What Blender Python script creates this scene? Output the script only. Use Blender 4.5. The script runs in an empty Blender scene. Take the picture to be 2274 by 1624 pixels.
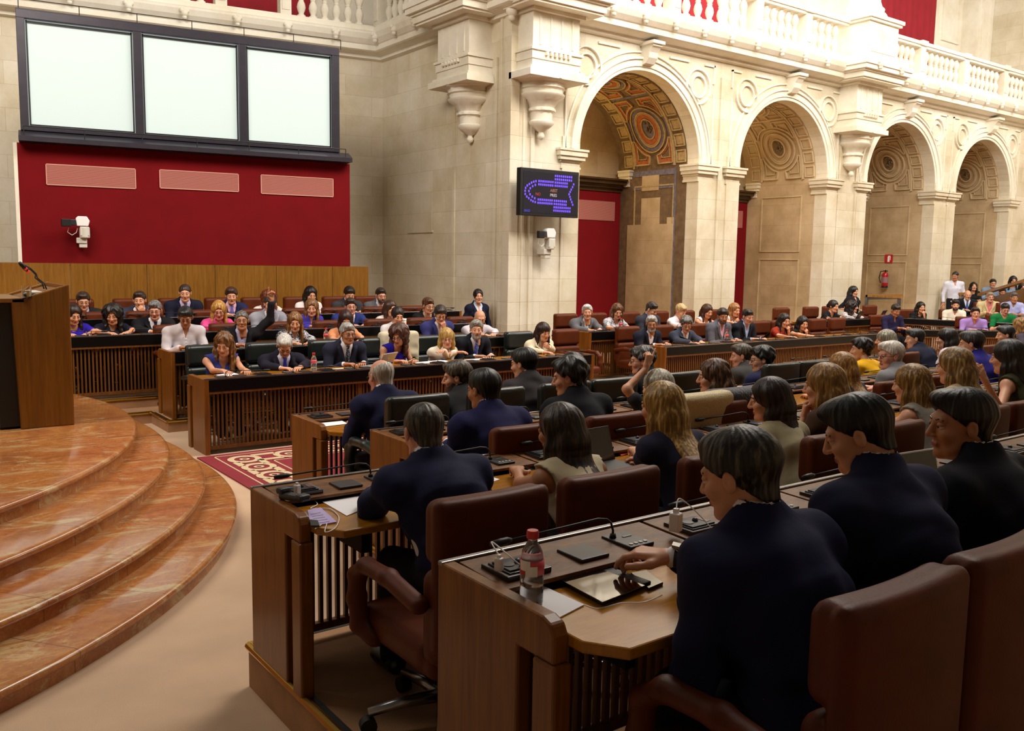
import bpy, math, random
import numpy as np
from mathutils import Vector, Matrix, Euler
R = math.radians; PI = math.pi
SC = bpy.context.scene
COL = SC.collection
random.seed(4)
rng = np.random.RandomState(7)

# ------------------------------------------------------------------ camera
CAMF = 1986.0; CAMH = 2.0
_p, _r, _y = R(6.657), R(-.9275), R(36.62)
_f = np.array([math.sin(_y)*math.cos(_p), math.cos(_y)*math.cos(_p), -math.sin(_p)])
_rt0 = np.array([math.cos(_y), -math.sin(_y), 0.]); _dn0 = np.cross(_f, _rt0)
_rt = math.cos(_r)*_rt0 + math.sin(_r)*_dn0
_dn = -math.sin(_r)*_rt0 + math.cos(_r)*_dn0
CAM = np.array([0, 0, CAMH])
cd = bpy.data.cameras.new('camera'); cam = bpy.data.objects.new('camera', cd); COL.objects.link(cam)
cd.sensor_fit = 'HORIZONTAL'; cd.sensor_width = 36; cd.lens = CAMF/2274*36; cd.clip_start = .05; cd.clip_end = 200
M = Matrix(((_rt[0], -_dn[0], -_f[0], 0), (_rt[1], -_dn[1], -_f[1], 0), (_rt[2], -_dn[2], -_f[2], CAMH), (0, 0, 0, 1)))
cam.matrix_world = M
SC.camera = cam
# reading a real place off the photograph: a sight line met with a known plane of the room
def ray(px, py): return _f*CAMF + _rt*(px-1137) + _dn*(py-812)
def at_z(px, py, z): d = ray(px, py); return CAM + d*((z-CAMH)/d[2])
def at_y(px, py, y): d = ray(px, py); return CAM + d*(y/d[1])
def at_x(px, py, x): d = ray(px, py); return CAM + d*(x/d[0])
def at_d(px, py, D): return CAM + ray(px, py)*(D/CAMF)

# ------------------------------------------------------------------ materials
def lin(h):
    h = h.lstrip('#'); c = [int(h[i:i+2], 16)/255 for i in (0, 2, 4)]
    return tuple((x/12.92 if x <= .04045 else ((x+.055)/1.055)**2.4) for x in c)+(1.,)
class NT:
    def __init__(s, name):
        s.m = bpy.data.materials.new(name); s.m.use_nodes = True; s.t = s.m.node_tree
        s.b = s.t.nodes['Principled BSDF']
    def n(s, typ, **kw):
        o = s.t.nodes.new('ShaderNode'+typ)
        for k, v in kw.items():
            if k[0] == '_': setattr(o, k[1:], v)
            else: o.inputs[k.replace('_', ' ')].default_value = v
        return o
    def l(s, a, b): s.t.links.new(a, b)
    def coords(s, sc=(1, 1, 1)):
        c = s.n('TexCoord'); mp = s.n('Mapping'); mp.inputs['Scale'].default_value = sc
        s.l(c.outputs['Object'], mp.inputs[0]); return mp.outputs[0]
    def ramp(s, fac, stops):
        r = s.n('ValToRGB'); e = r.color_ramp.elements
        while len(e) < len(stops): e.new(.5)
        for i, (p, c) in enumerate(stops): e[i].position = p; e[i].color = c if len(c) == 4 else lin(c)
        s.l(fac, r.inputs[0]); return r.outputs[0]
    def mix(s, fac, a, b, mode='MIX'):
        x = s.n('Mix', _data_type='RGBA', _blend_type=mode)
        for i, v in ((0, fac), (6, a), (7, b)):
            if hasattr(v, 'links'): s.l(v, x.inputs[i])
            else: x.inputs[i].default_value = v
        return x.outputs[2]
    def math(s, op, a, b=0., c=0.):
        x = s.n('Math', _operation=op)
        for i, v in enumerate((a, b, c)):
            if hasattr(v, 'links'): s.l(v, x.inputs[i])
            else: x.inputs[i].default_value = v
        return x.outputs[0]
    def bump(s, h, st=.2, d=.01):
        b = s.n('Bump', Strength=st, Distance=d); s.l(h, b.inputs['Height']); s.l(b.outputs[0], s.b.inputs['Normal'])
MATS = {}
def mat(name, col, rough=.5, metal=0., spec=.5, coat=0., emit=None, trans=0., noise=0., nscale=8., bump=0., bscale=60., alpha=1., sheen=0., stretch=None):
    if name in MATS: return MATS[name]
    a = NT(name); b = a.b; c = lin(col) if isinstance(col, str) else col
    b.inputs['Base Color'].default_value = c; b.inputs['Roughness'].default_value = rough
    b.inputs['Metallic'].default_value = metal; b.inputs['Specular IOR Level'].default_value = spec
    b.inputs['Coat Weight'].default_value = coat; b.inputs['Coat Roughness'].default_value = .08
    b.inputs['Transmission Weight'].default_value = trans; b.inputs['Alpha'].default_value = alpha
    b.inputs['Sheen Weight'].default_value = sheen
    co = a.coords(stretch or (1, 1, 1))
    if noise:
        n = a.n('TexNoise', Scale=nscale, Detail=5.); a.l(co, n.inputs[0])
        dk = tuple(x*(1-noise) for x in c[:3])+(1,); lt = tuple(min(1, x*(1+noise*.8)) for x in c[:3])+(1,)
        a.l(a.ramp(n.outputs[0], [(.3, dk), (.7, lt)]), b.inputs['Base Color'])
    if bump:
        n = a.n('TexNoise', Scale=bscale, Detail=4.); a.l(co, n.inputs[0]); a.bump(n.outputs[0], bump, .01)
    if emit: b.inputs['Emission Color'].default_value = lin(emit[0]); b.inputs['Emission Strength'].default_value = emit[1]
    MATS[name] = a.m; return a.m
def wood(name, dark, light, rough=.25, coat=.3, sc=(14, 14, .9), spec=.35):
    if name in MATS: return MATS[name]
    a = NT(name); co = a.coords(sc)
    n1 = a.n('TexNoise', Scale=2.2, Detail=8., Roughness=.6, Distortion=.3); a.l(co, n1.inputs[0])
    n2 = a.n('TexNoise', Scale=9., Detail=4.); a.l(co, n2.inputs[0])
    c2 = a.coords((.9, .9, .5)); n3 = a.n('TexNoise', Scale=1.5, Detail=3.); a.l(c2, n3.inputs[0])
    f = a.math('ADD', a.math('MULTIPLY', n1.outputs[0], .6), a.math('MULTIPLY', n2.outputs[0], .25))
    f = a.math('ADD', f, a.math('MULTIPLY', n3.outputs[0], .2))
    a.l(a.ramp(f, [(.34, dark), (.68, light)]), a.b.inputs['Base Color'])
    a.b.inputs['Roughness'].default_value = rough; a.b.inputs['Coat Weight'].default_value = coat; a.b.inputs['Coat Roughness'].default_value = .12
    a.b.inputs['Specular IOR Level'].default_value = spec; a.bump(n2.outputs[0], .04, .002)
    MATS[name] = a.m; return a.m
def stone(name, base, light, dark, blocks=True, bw=.95, bh=.42, amt=1.):
    if name in MATS: return MATS[name]
    a = NT(name); co = a.coords()
    sx = a.n('SeparateXYZ'); a.l(co, sx.inputs[0])
    cb = a.n('CombineXYZ'); a.l(a.math('ADD', sx.outputs[0], sx.outputs[1]), cb.inputs[0]); a.l(sx.outputs[2], cb.inputs[1])
    n1 = a.n('TexNoise', Scale=.9, Detail=6., Roughness=.6); a.l(co, n1.inputs[0])
    n2 = a.n('TexNoise', Scale=14., Detail=6., Roughness=.7); a.l(co, n2.inputs[0])
    c = a.ramp(n1.outputs[0], [(.3, dark), (.5, base), (.72, light)])
    c = a.mix(.16*amt, c, a.ramp(n2.outputs[0], [(.35, dark), (.6, light)]), 'MULTIPLY')
    h = a.math('MULTIPLY', n2.outputs[0], .6)
    if blocks:
        br = a.n('TexBrick', _offset=.5, Scale=1., Mortar_Size=.006, Brick_Width=bw, Row_Height=bh, Mortar_Smooth=.6)
        br.inputs['Color1'].default_value = (1, 1, 1, 1); br.inputs['Color2'].default_value = (.86, .83, .78, 1); br.inputs['Mortar'].default_value = (.80, .74, .66, 1)
        a.l(cb.outputs[0], br.inputs[0]); c = a.mix(.75, c, br.outputs[0], 'MULTIPLY')
        h = a.math('ADD', h, a.math('MULTIPLY', br.outputs['Fac'], -1.6))
    a.l(c, a.b.inputs['Base Color']); a.b.inputs['Roughness'].default_value = .9; a.b.inputs['Specular IOR Level'].default_value = .25
    a.bump(h, .35, .012); MATS[name] = a.m; return a.m

STONE = stone('limestone_blocks', '#ded6c2', '#ebe6da', '#ccc0a4')
STONE_P = stone('limestone_carved', '#e7e2d4', '#f1eee4', '#d9d0ba', blocks=False)
STONE_N = stone('limestone_niche', '#c6b08e', '#d2bf9f', '#aa9470', bw=1.1, bh=.5)
STONE_Q = stone('limestone_niche_carved', '#cdb995', '#d8c7a8', '#b5a17c', blocks=False)
W_PANEL = wood('oak_panelling', '#6a430f', '#916224', .35, .2)
W_DESK = wood('desk_veneer', '#5c300b', '#8c5518', .36, .08)
W_SLAT = wood('slat_wood', '#4c2b0e', '#774719', .45, .0)
W_TOP = wood('desktop_wood', '#86500c', '#b1771c', .2, .18, sc=(3, 14, 3))
W_WAL = wood('walnut_burl', '#3c2009', '#865626', .5, .0, sc=(5, 12, 5))
W_LECT = wood('lectern_veneer', '#5c360b', '#80541a', .3, .3, sc=(20, 20, .8))
BLACK = mat('black_gloss_fascia', '#060505', .35, spec=.25)
BLACKM = mat('black_matte', '#0c0c0d', .5)
CHAR = mat('charcoal_plastic', '#222126', .4)
CHROME = mat('chrome', '#8f8f93', .25, metal=1.)
STEELD = mat('dark_steel_frame', '#3a3740', .35, metal=.5, noise=.1)
BRASS = mat('polished_brass', '#c9a24c', .22, metal=1.)
GREYP = mat('light_grey_plastic', '#cfcbc2', .4)
WHITEP = mat('white_plastic', '#eceaea', .35)
PAPER = mat('white_paper', '#f3f1f6', .7)
LEA_R = mat('brown_red_leather', '#562308', .5, noise=.2, nscale=6, bump=.08, bscale=140, spec=.22)
LEA_G = mat('dark_green_leather', '#161d1b', .36, noise=.2, nscale=6, bump=.12, bscale=140, coat=.12)
CARPET = mat('beige_carpet', '#cbaa8b', .95, noise=.10, nscale=2.2, bump=.4, bscale=260, sheen=.2)
CARPET_D = mat('tan_tier_carpet', '#a97f5b', .95, noise=.18, nscale=5, bump=.4, bscale=220)
RED = mat('red_velvet', '#6e050d', .9, noise=.10, nscale=3, bump=.12, bscale=200, spec=.2)
RUGR = mat('rug_red', '#84202c', .95, bump=.4, bscale=300, noise=.08)
RUGC = mat('rug_cream', '#cdb48f', .95, bump=.4, bscale=300)
def marble():
    a = NT('orange_marble'); co = a.coords()
    d = a.n('TexNoise', Scale=1.1, Detail=9., Roughness=.7, Distortion=1.2); a.l(co, d.inputs[0])
    s2 = a.coords((1.6, 4.2, 4.2)); v = a.n('TexNoise', Scale=.9, Detail=12., Roughness=.78, Distortion=1.6); a.l(s2, v.inputs[0])
    gr = a.n('TexNoise', Scale=22., Detail=6., Roughness=.8); a.l(co, gr.inputs[0])
    c = a.ramp(d.outputs[0], [(.30, '#80512e'), (.44, '#a66c3e'), (.56, '#b27a46'), (.70, '#c09764')])
    c = a.mix(.35, c, a.ramp(gr.outputs[0], [(.3, '#8a5a3c'), (.7, '#e8dcc0')]), 'OVERLAY')
    pt = a.ramp(v.outputs[0], [(.53, (0, 0, 0, 1)), (.60, (1, 1, 1, 1))])
    c = a.mix(a.math('MULTIPLY', pt, .75), c, lin('#c4ad7e'))
    w = a.n('TexNoise', Scale=2.4, Detail=10., Roughness=.8, Distortion=.9); a.l(co, w.inputs[0])
    vein = a.ramp(w.outputs[0], [(.478, (0, 0, 0, 1)), (.5, (1, 1, 1, 1)), (.522, (0, 0, 0, 1))])
    c = a.mix(a.math('MULTIPLY', vein, .38), c, lin('#7a2f22'))
    sx = a.n('SeparateXYZ'); a.l(a.coords(), sx.inputs[0])
    an = a.math('MULTIPLY', a.math('ARCTAN2', sx.outputs[1], sx.outputs[0]), 6.)
    fr = a.math('ABSOLUTE', a.math('SUBTRACT', a.math('FRACT', an), .5))
    j = a.math('LESS_THAN', fr, .006)
    c = a.mix(a.math('MULTIPLY', j, .6), c, lin('#6d3a2c'))
    a.l(c, a.b.inputs['Base Color']); a.b.inputs['Roughness'].default_value = .16; a.b.inputs['Coat Weight'].default_value = .2; a.b.inputs['Coat Roughness'].default_value = .05
    a.bump(w.outputs[0], .03, .002); return a.m
MARBLE = marble()
SKIN = [mat('skin_fair', '#cf9676', .5), mat('skin_tan', '#b07653', .5), mat('skin_rosy', '#d2957c', .5)]
LIPS = mat('lips', '#9c4f45', .45)
EYEW = mat('eye_white', '#ded6cf', .3); IRIS = mat('iris_dark', '#1d130d', .2)
def cloth(col, kind='plain', amt=.12):
    nm = 'cloth_'+col.lstrip('#')+kind
    if nm in MATS: return MATS[nm]
    if kind == 'plain': return mat(nm, col, .85, noise=amt, nscale=9, bump=.10, bscale=45, spec=.25)
    a = NT(nm); co = a.coords((1, 1, 1)); a.b.inputs['Roughness'].default_value = .85
    if kind == 'stripes':
        w = a.n('TexWave', Scale=6., Distortion=3., Detail=2.); a.l(co, w.inputs[0])
        a.l(a.ramp(w.outputs[0], [(0, '#b8283c'), (.25, '#e8e0d8'), (.45, '#2f8a4c'), (.62, '#d8b23a'), (.8, '#4a2f6c'), (1, '#e8e0d8')]), a.b.inputs['Base Color'])
    elif kind == 'pattern':
        w = a.n('TexNoise', Scale=34., Detail=1., Distortion=1.5); a.l(co, w.inputs[0])
        a.l(a.ramp(w.outputs[0], [(.49, col), (.52, '#d9d6dc')]), a.b.inputs['Base Color'])
    elif kind == 'fine':
        w = a.n('TexWave', Scale=60.); a.l(co, w.inputs[0])
        a.l(a.ramp(w.outputs[0], [(.3, col), (.7, '#e7e6ee')]), a.b.inputs['Base Color'])
    elif kind == 'dots':
        w = a.n('TexVoronoi', Scale=70.); a.l(co, w.inputs[0])
        a.l(a.ramp(w.outputs[0], [(.28, '#a9b0c8'), (.34, col)]), a.b.inputs['Base Color'])
    MATS[nm] = a.m; return a.m
def hairmat(col, col2=None):
    nm = 'hair_'+col.lstrip('#')+(col2 or '').lstrip('#')
    if nm in MATS: return MATS[nm]
    a = NT(nm); co = a.coords((60, 60, 6)); n = a.n('TexNoise', Scale=1.2, Detail=5.); a.l(co, n.inputs[0])
    c = lin(col); d = lin(col2) if col2 else tuple(x*1.9 for x in c[:3])+(1,)
    a.l(a.ramp(n.outputs[0], [(.32, tuple(x*.6 for x in c[:3])+(1,)), (.5, c), (.68, d)]), a.b.inputs['Base Color'])
    a.b.inputs['Roughness'].default_value = .42; a.b.inputs['Specular IOR Level'].default_value = .4; a.bump(n.outputs[0], .5, .004)
    MATS[nm] = a.m; return a.m

# ------------------------------------------------------------------ object helpers
def tag(o, label=None, cat=None, group=None, kind=None):
    if label: o['label'] = label
    if cat: o['category'] = cat
    if group: o['group'] = group
    if kind: o['kind'] = kind
    return o
def empty(name, loc=(0, 0, 0), rz=0., label=None, cat=None, group=None):
    o = bpy.data.objects.new(name, None); COL.objects.link(o); o.empty_display_size = .1
    o.location = loc; o.rotation_euler = (0, 0, rz)
    return tag(o, label, cat, group)
def copy_tree(o, parent=None, mats=None):
    c = o.copy(); COL.objects.link(c)
    if parent is not None: c.parent = parent
    for ch in list(o.children): copy_tree(ch, c)
    return c
def mesh_obj(name, V, F, mats, parent=None, smooth=False, mi=None, auto=None):
    me = bpy.data.meshes.new(name); V = np.asarray(V, float)
    me.from_pydata(V.tolist(), [], F if isinstance(F, list) else F.tolist())
    if not isinstance(mats, (list, tuple)): mats = [mats]
    for m in mats: me.materials.append(m)
    if mi is not None and len(mats) > 1: me.polygons.foreach_set('material_index', np.asarray(mi, dtype=np.int32))
    if smooth:
        me.polygons.foreach_set('use_smooth', np.ones(len(me.polygons), dtype=bool))
        if auto is not None: me.set_sharp_from_angle(angle=R(auto))
    me.update()
    o = bpy.data.objects.new(name, me); COL.objects.link(o)
    if parent is not None: o.parent = parent
    return o
class MB:
    def __init__(s): s.v = []; s.f = []; s.m = []
    def add(s, V, F, m=0):
        b = len(s.v); s.v += [tuple(map(float, p)) for p in V]; s.f += [tuple(i+b for i in f) for f in F]; s.m += [m]*len(F); return s
    def box(s, lo, hi, m=0, xf=None):
        x0, y0, z0 = lo; x1, y1, z1 = hi
        V = [(x0, y0, z0), (x1, y0, z0), (x1, y1, z0), (x0, y1, z0), (x0, y0, z1), (x1, y0, z1), (x1, y1, z1), (x0, y1, z1)]
        if xf: V = [xf(*p) for p in V]
        return s.add(V, [(0, 3, 2, 1), (4, 5, 6, 7), (0, 1, 5, 4), (1, 2, 6, 5), (2, 3, 7, 6), (3, 0, 4, 7)], m)
    def cbox(s, c, d, m=0, rz=0., rx=0.):
        mt = Matrix.Translation(c) @ Matrix.Rotation(rz, 4, 'Z') @ Matrix.Rotation(rx, 4, 'X')
        h = [x/2 for x in d]
        return s.box((-h[0], -h[1], -h[2]), h, m, lambda x, y, z: tuple(mt @ Vector((x, y, z))))
    def prism(s, poly, fn, a, b, m=0):
        n = len(poly); V = [fn(p, q, a) for p, q in poly]+[fn(p, q, b) for p, q in poly]
        F = [tuple(range(n-1, -1, -1)), tuple(range(n, 2*n))]+[(i, (i+1) % n, (i+1) % n+n, i+n) for i in range(n)]
        return s.add(V, F, m)
    def sweep(s, prof, frames, m=0, closed=False, cap=True):
        # prof: closed list of 2D points; frames: list of functions (a,b)->xyz
        n = len(prof); V = []
        for fr in frames: V += [fr(a, b) for a, b in prof]
        k = len(frames); F = []
        for i in range(k if closed else k-1):
            j = (i+1) % k
            F += [(i*n+q, i*n+(q+1) % n, j*n+(q+1) % n, j*n+q) for q in range(n)]
        if cap and not closed: F += [tuple(range(n-1, -1, -1)), tuple((k-1)*n+q for q in range(n))]
        return s.add(V, F, m)
    def tube(s, path, r, n=8, m=0, closed=False):
        P = [Vector(p) for p in path]; k = len(P); rs = r if isinstance(r, (list, tuple)) else [r]*k
        V = []; up = None
        for i in range(k):
            a = P[(i-1) % k] if (closed or i > 0) else P[i]; b = P[(i+1) % k] if (closed or i < k-1) else P[i]
            t = (b-a).normalized() if (b-a).length > 1e-9 else Vector((0, 0, 1))
            if up is None: up = Vector((0, 0, 1)) if abs(t.z) < .9 else Vector((1, 0, 0))
            sd = t.cross(up)
            if sd.length < 1e-6: sd = t.orthogonal()
            sd.normalize(); up = sd.cross(t).normalized()
            for q in range(n):
                an = 2*math.pi*q/n; V.append(P[i]+sd*math.cos(an)*rs[i]+up*math.sin(an)*rs[i])
        F = []
        for i in range(k if closed else k-1):
            j = (i+1) % k; F += [(i*n+q, i*n+(q+1) % n, j*n+(q+1) % n, j*n+q) for q in range(n)]
        if not closed: F += [tuple(range(n-1, -1, -1)), tuple((k-1)*n+q for q in range(n))]
        return s.add(V, F, m)
    def lathe(s, prof, c=(0, 0, 0), n=20, m=0, sq=None, a0=0., a1=None):
        full = a1 is None; a1 = 2*math.pi if full else a1; V = []; k = n if full else n+1
        for r, z in prof:
            for q in range(k):
                an = a0+(a1-a0)*q/n; V.append((c[0]+r*math.cos(an), c[1]+r*math.sin(an), c[2]+z))
        F = []
        for i in range(len(prof)-1):
            for q in range(n if full else n):
                q2 = (q+1) % k; F.append((i*k+q, i*k+q2, (i+1)*k+q2, (i+1)*k+q))
        if full:
            if prof[0][0] > 1e-5: F.append(tuple(range(k-1, -1, -1)))
            if prof[-1][0] > 1e-5: F.append(tuple((len(prof)-1)*k+q for q in range(k)))
        return s.add(V, F, m)
    def sphere(s, c, r, n=10, m=0):
        rr = r if isinstance(r, (tuple, list)) else (r, r, r); V = []; k = n//2+1
        for i in range(1, k):
            ph = math.pi*i/k
            for q in range(n):
                th = 2*math.pi*q/n; V.append((c[0]+rr[0]*math.sin(ph)*math.cos(th), c[1]+rr[1]*math.sin(ph)*math.sin(th), c[2]+rr[2]*math.cos(ph)))
        V += [(c[0], c[1], c[2]+rr[2]), (c[0], c[1], c[2]-rr[2])]; t = len(V)-2; F = []
        for i in range(k-2):
            F += [(i*n+q, (i+1)*n+q, (i+1)*n+(q+1) % n, i*n+(q+1) % n) for q in range(n)]
        F += [(t, q, (q+1) % n) for q in range(n)]+[(t+1, (k-2)*n+(q+1) % n, (k-2)*n+q) for q in range(n)]
        return s.add(V, F, m)
    def build(s, name, mats, parent=None, smooth=False, auto=None, world=False, bevel=0.):
        V = np.array(s.v, float).reshape(-1, 3)
        if world and parent is not None:
            c, q = math.cos(-parent.rotation_euler.z), math.sin(-parent.rotation_euler.z)
            V = V-np.array(parent.location); V = np.c_[V[:, 0]*c-V[:, 1]*q, V[:, 0]*q+V[:, 1]*c, V[:, 2]]
        o = mesh_obj(name, V, s.f, mats, parent, smooth, s.m, auto)
        if bevel:
            b = o.modifiers.new('bevel', 'BEVEL'); b.width = bevel; b.segments = 2; b.limit_method = 'ANGLE'; b.angle_limit = R(40)
        return o

# ------------------------------------------------------------------ implicit surfaces (union of tapered limbs, meshed by surface nets)
def surfnet(F, xs, ys, zs):
    I = F < 0
    nx, ny, nz = F.shape
    c = [(0, 0, 0), (1, 0, 0), (0, 1, 0), (1, 1, 0), (0, 0, 1), (1, 0, 1), (0, 1, 1), (1, 1, 1)]
    sl = lambda A, o: A[o[0]:nx-1+o[0], o[1]:ny-1+o[1], o[2]:nz-1+o[2]]
    S = sum(sl(I, o).astype(np.int8) for o in c)
    act = (S > 0) & (S < 8); idx = np.full(act.shape, -1, np.int64); ijk = np.argwhere(act); n = len(ijk)
    if n == 0: return np.zeros((0, 3)), np.zeros((0, 4), int)
    idx[act] = np.arange(n)
    acc = np.zeros((n, 3)); cnt = np.zeros(n)
    ax = (xs, ys, zs)
    E = [(0, 1), (2, 3), (4, 5), (6, 7), (0, 2), (1, 3), (4, 6), (5, 7), (0, 4), (1, 5), (2, 6), (3, 7)]
    for a, b in E:
        pa = ijk+np.array(c[a]); pb = ijk+np.array(c[b])
        fa = F[pa[:, 0], pa[:, 1], pa[:, 2]]; fb = F[pb[:, 0], pb[:, 1], pb[:, 2]]
        mk = (fa < 0) != (fb < 0); t = np.where(mk, fa/np.where(mk, fa-fb, 1), 0)
        A = np.stack([ax[k][pa[:, k]] for k in range(3)], 1); B = np.stack([ax[k][pb[:, k]] for k in range(3)], 1)
        acc += (A+(B-A)*t[:, None])*mk[:, None]; cnt += mk
    V = acc/cnt[:, None]; Q = []
    for d in range(3):
        u, w = [(1, 2), (2, 0), (0, 1)][d]
        sh = [slice(None)]*3; sh2 = list(sh); sh[d] = slice(0, -1); sh2[d] = slice(1, None)
        a = I[tuple(sh)]; b = I[tuple(sh2)]
        for sgn in (0, 1):
            e = np.argwhere((a & ~b) if sgn == 0 else (~a & b))
            e = e[(e[:, u] > 0) & (e[:, w] > 0) & (e[:, u] < act.shape[u]) & (e[:, w] < act.shape[w])]
            if not len(e): continue
            def g(du, dw):
                k = e.copy(); k[:, u] += du; k[:, w] += dw; return idx[k[:, 0], k[:, 1], k[:, 2]]
            q = np.stack([g(-1, -1), g(0, -1), g(0, 0), g(-1, 0)], 1)
            Q.append(q if sgn == 0 else q[:, ::-1])
    Q = np.concatenate(Q); Q = Q[(Q >= 0).all(1)]
    return V, Q
class SDF:
    """grid field; caps: limbs (a, b, ra, rb, flat) joined smoothly"""
    def __init__(s, lo, hi, h):
        s.h = h; s.ax = [np.arange(lo[i]-2*h, hi[i]+3*h, h) for i in range(3)]
        s.F = np.full([len(a) for a in s.ax], 9., np.float32)
    def win(s, lo, hi, pad):
        sl = []
        for i in range(3):
            a = s.ax[i]; i0 = max(0, int((lo[i]-pad-a[0])/s.h)); i1 = min(len(a), int((hi[i]+pad-a[0])/s.h)+2)
            if i1 <= i0: return None, None
            sl.append(slice(i0, i1))
        return tuple(sl), np.meshgrid(*[s.ax[i][sl[i]] for i in range(3)], indexing='ij')
    def put(s, sl, d, k, op='add'):
        A = s.F[sl]
        if op == 'add':
            if k > 0:
                h = np.maximum(k-np.abs(A-d), 0)/k; s.F[sl] = np.minimum(A, d)-h*h*k*.25
            else: s.F[sl] = np.minimum(A, d)
        elif op == 'sub': s.F[sl] = np.maximum(A, -d)
        return s
    def cap(s, a, b, ra, rb=None, k=.03, flat=(1, 1, 1), infl=0., op='add'):
        a = np.array(a, float); b = np.array(b, float); rb = ra if rb is None else rb; ra += infl; rb += infl
        fl = np.array(flat, float); m = max(ra, rb)/fl.min()
        sl, G = s.win(np.minimum(a, b)-m, np.maximum(a, b)+m, k+3*s.h)
        if sl is None: return s
        P = [(G[i]-a[i])*fl[i] for i in range(3)]; ab = (b-a)*fl; L = max(ab@ab, 1e-9)
        t = np.clip((P[0]*ab[0]+P[1]*ab[1]+P[2]*ab[2])/L, 0, 1)
        d = np.sqrt(sum((P[i]-ab[i]*t)**2 for i in range(3)))-(ra+(rb-ra)*t)
        return s.put(sl, d.astype(np.float32), k, op)
    def ell(s, c, r, k=.02, infl=0., op='add', rot=None):
        r = np.array(r, float)+infl; c = np.array(c, float); m = r.max()
        sl, G = s.win(c-m, c+m, k+3*s.h)
        if sl is None: return s
        P = [G[i]-c[i] for i in range(3)]
        if rot is not None: P = [sum(rot[j][i]*P[j] for j in range(3)) for i in range(3)]
        q = np.sqrt(sum((P[i]/r[i])**2 for i in range(3))); g = np.sqrt(sum((P[i]/r[i]**2)**2 for i in range(3)))
        d = q*(q-1)/np.maximum(g, 1e-6)
        return s.put(sl, d.astype(np.float32), k, op)
    def rbox(s, c, hs, r, k=0., bend=0., op='add'):
        c = np.array(c, float); hs = np.array(hs, float); sl, G = s.win(c-hs-.08, c+hs+.08, 3*s.h)
        P = [G[i]-c[i] for i in range(3)]; P[1] = P[1]-bend*P[0]**2
        q = [np.abs(P[i])-hs[i]+r for i in range(3)]
        d = np.sqrt(sum(np.maximum(x, 0)**2 for x in q))+np.minimum(np.maximum(np.maximum(q[0], q[1]), q[2]), 0)-r
        return s.put(sl, d.astype(np.float32), k, op)
    def fn(s, f):  # intersect with f(x,y,z) <= 0
        G = np.meshgrid(*s.ax, indexing='ij'); s.F = np.maximum(s.F, f(*G).astype(np.float32)); return s
    def mesh(s): return surfnet(s.F, *s.ax)
# ================================================================== ARCHITECTURE
YW, XC = 13.0, 9.56                       # arcade plane, side wall plane
UW = np.array([math.sin(R(99.4)), math.cos(R(99.4))]); NW = np.array([UW[1], -UW[0]])   # rear wall: along, towards the hall
if NW[1] > 0: NW = -NW
PW = np.array([XC, 17.72])
# floor and hidden closing walls of the hall
mb = MB(); mb.box((-14, -9, -.3), (36, 24, 0)); tag(mb.build('floor', CARPET), kind='structure')
mb = MB(); mb.box((-14, -9.3, 0), (36, -9, 12)); tag(mb.build('wall_front', STONE), kind='structure')
mb = MB(); mb.box((-14.3, -9, 0), (-14, 24, 12)); tag(mb.build('wall_left', STONE), kind='structure')

CORN = [(0, 6.22), (.10, 6.24), (.10, 6.30), (.30, 6.34), (.34, 6.36), (.34, 6.46), (.37, 6.48), (.44, 6.56), (.48, 6.66), (.48, 6.70), (.40, 6.74), (.40, 6.82), (0, 6.82)]
def corbel_ent(mbx, fr):   # block above a corbel, fr(a=along, b=out, z)
    def bl(a0, a1, b, z0, z1):
        P = [(a0, 0), (a1, 0), (a1, b), (a0, b)]; mbx.add([fr(a, o, z) for z in (z0, z1) for a, o in P], [(0, 3, 2, 1), (4, 5, 6, 7), (0, 1, 5, 4), (1, 2, 6, 5), (2, 3, 7, 6), (3, 0, 4, 7)])
    bl(-.66, .66, .62, 5.16, 5.27); bl(-.60, .60, .56, 5.27, 5.33); bl(-.53, .53, .50, 5.33, 5.46); bl(-.55, .55, .52, 5.46, 5.60)
    bl(-.58, .58, .55, 5.60, 5.64); bl(-.52, .52, .49, 5.64, 6.24)
    for a in (-.36, -.12, .12, .36):
        bl(a-.02, a+.02, .505, 5.7, 6.2)
    for i in range(6):
        a = -.25+i*.1; bl(a-.025, a+.025, .575, 5.53, 5.59)
    z = 6.24
    for hw, b, z1 in ((.58, .58, 6.30), (.80, .80, 6.34), (.84, .84, 6.46), (.88, .88, 6.50), (.95, .95, 6.60), (.98, .98, 6.70), (.90, .90, 6.82)):
        bl(-hw, hw, b, z, z1); z = z1
CBP = [(0, 4.16), (.035, 4.19), (.05, 4.24), (.035, 4.28), (.03, 4.30), (.12, 4.38), (.17, 4.44), (.17, 4.48), (.145, 4.50), (.15, 4.64), (.185, 4.66), (.185, 4.70), (.16, 4.72), (.22, 4.84), (.30, 4.90), (.31, 4.94), (.28, 4.96), (.29, 5.02), (.32, 5.04), (.30, 5.06), (.31, 5.13), (.37, 5.15), (.38, 5.17)]
def corbel(name, cx, cy, ang, label):
    root = empty(name, (cx, cy, 4.16), 0, label, 'corbel', 'carved hanging corbels under the cornice')
    m = MB(); n = 48; V = []; prof = CBP
    for r, z in prof:
        for q in range(n):
            a = 2*math.pi*q/n; rr = r*1.35*(1+(.045*math.cos(12*a) if (.17 < r < .3 and z < 4.92) or z > 5.12 else 0)+(.02*math.sin(24*a+z*60) if 4.96 < z < 5.1 or 4.5 < z < 4.64 else 0))
            V.append((cx+rr*math.cos(a), cy+rr*math.sin(a), z))
    k = len(prof); m.add(V, [(i*n+q, i*n+(q+1) % n, (i+1)*n+(q+1) % n, (i+1)*n+q) for i in range(k-1) for q in range(n)])
    m.build('carved_pendant', STONE_P, root, smooth=True, auto=50, world=True)
    return root

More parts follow.
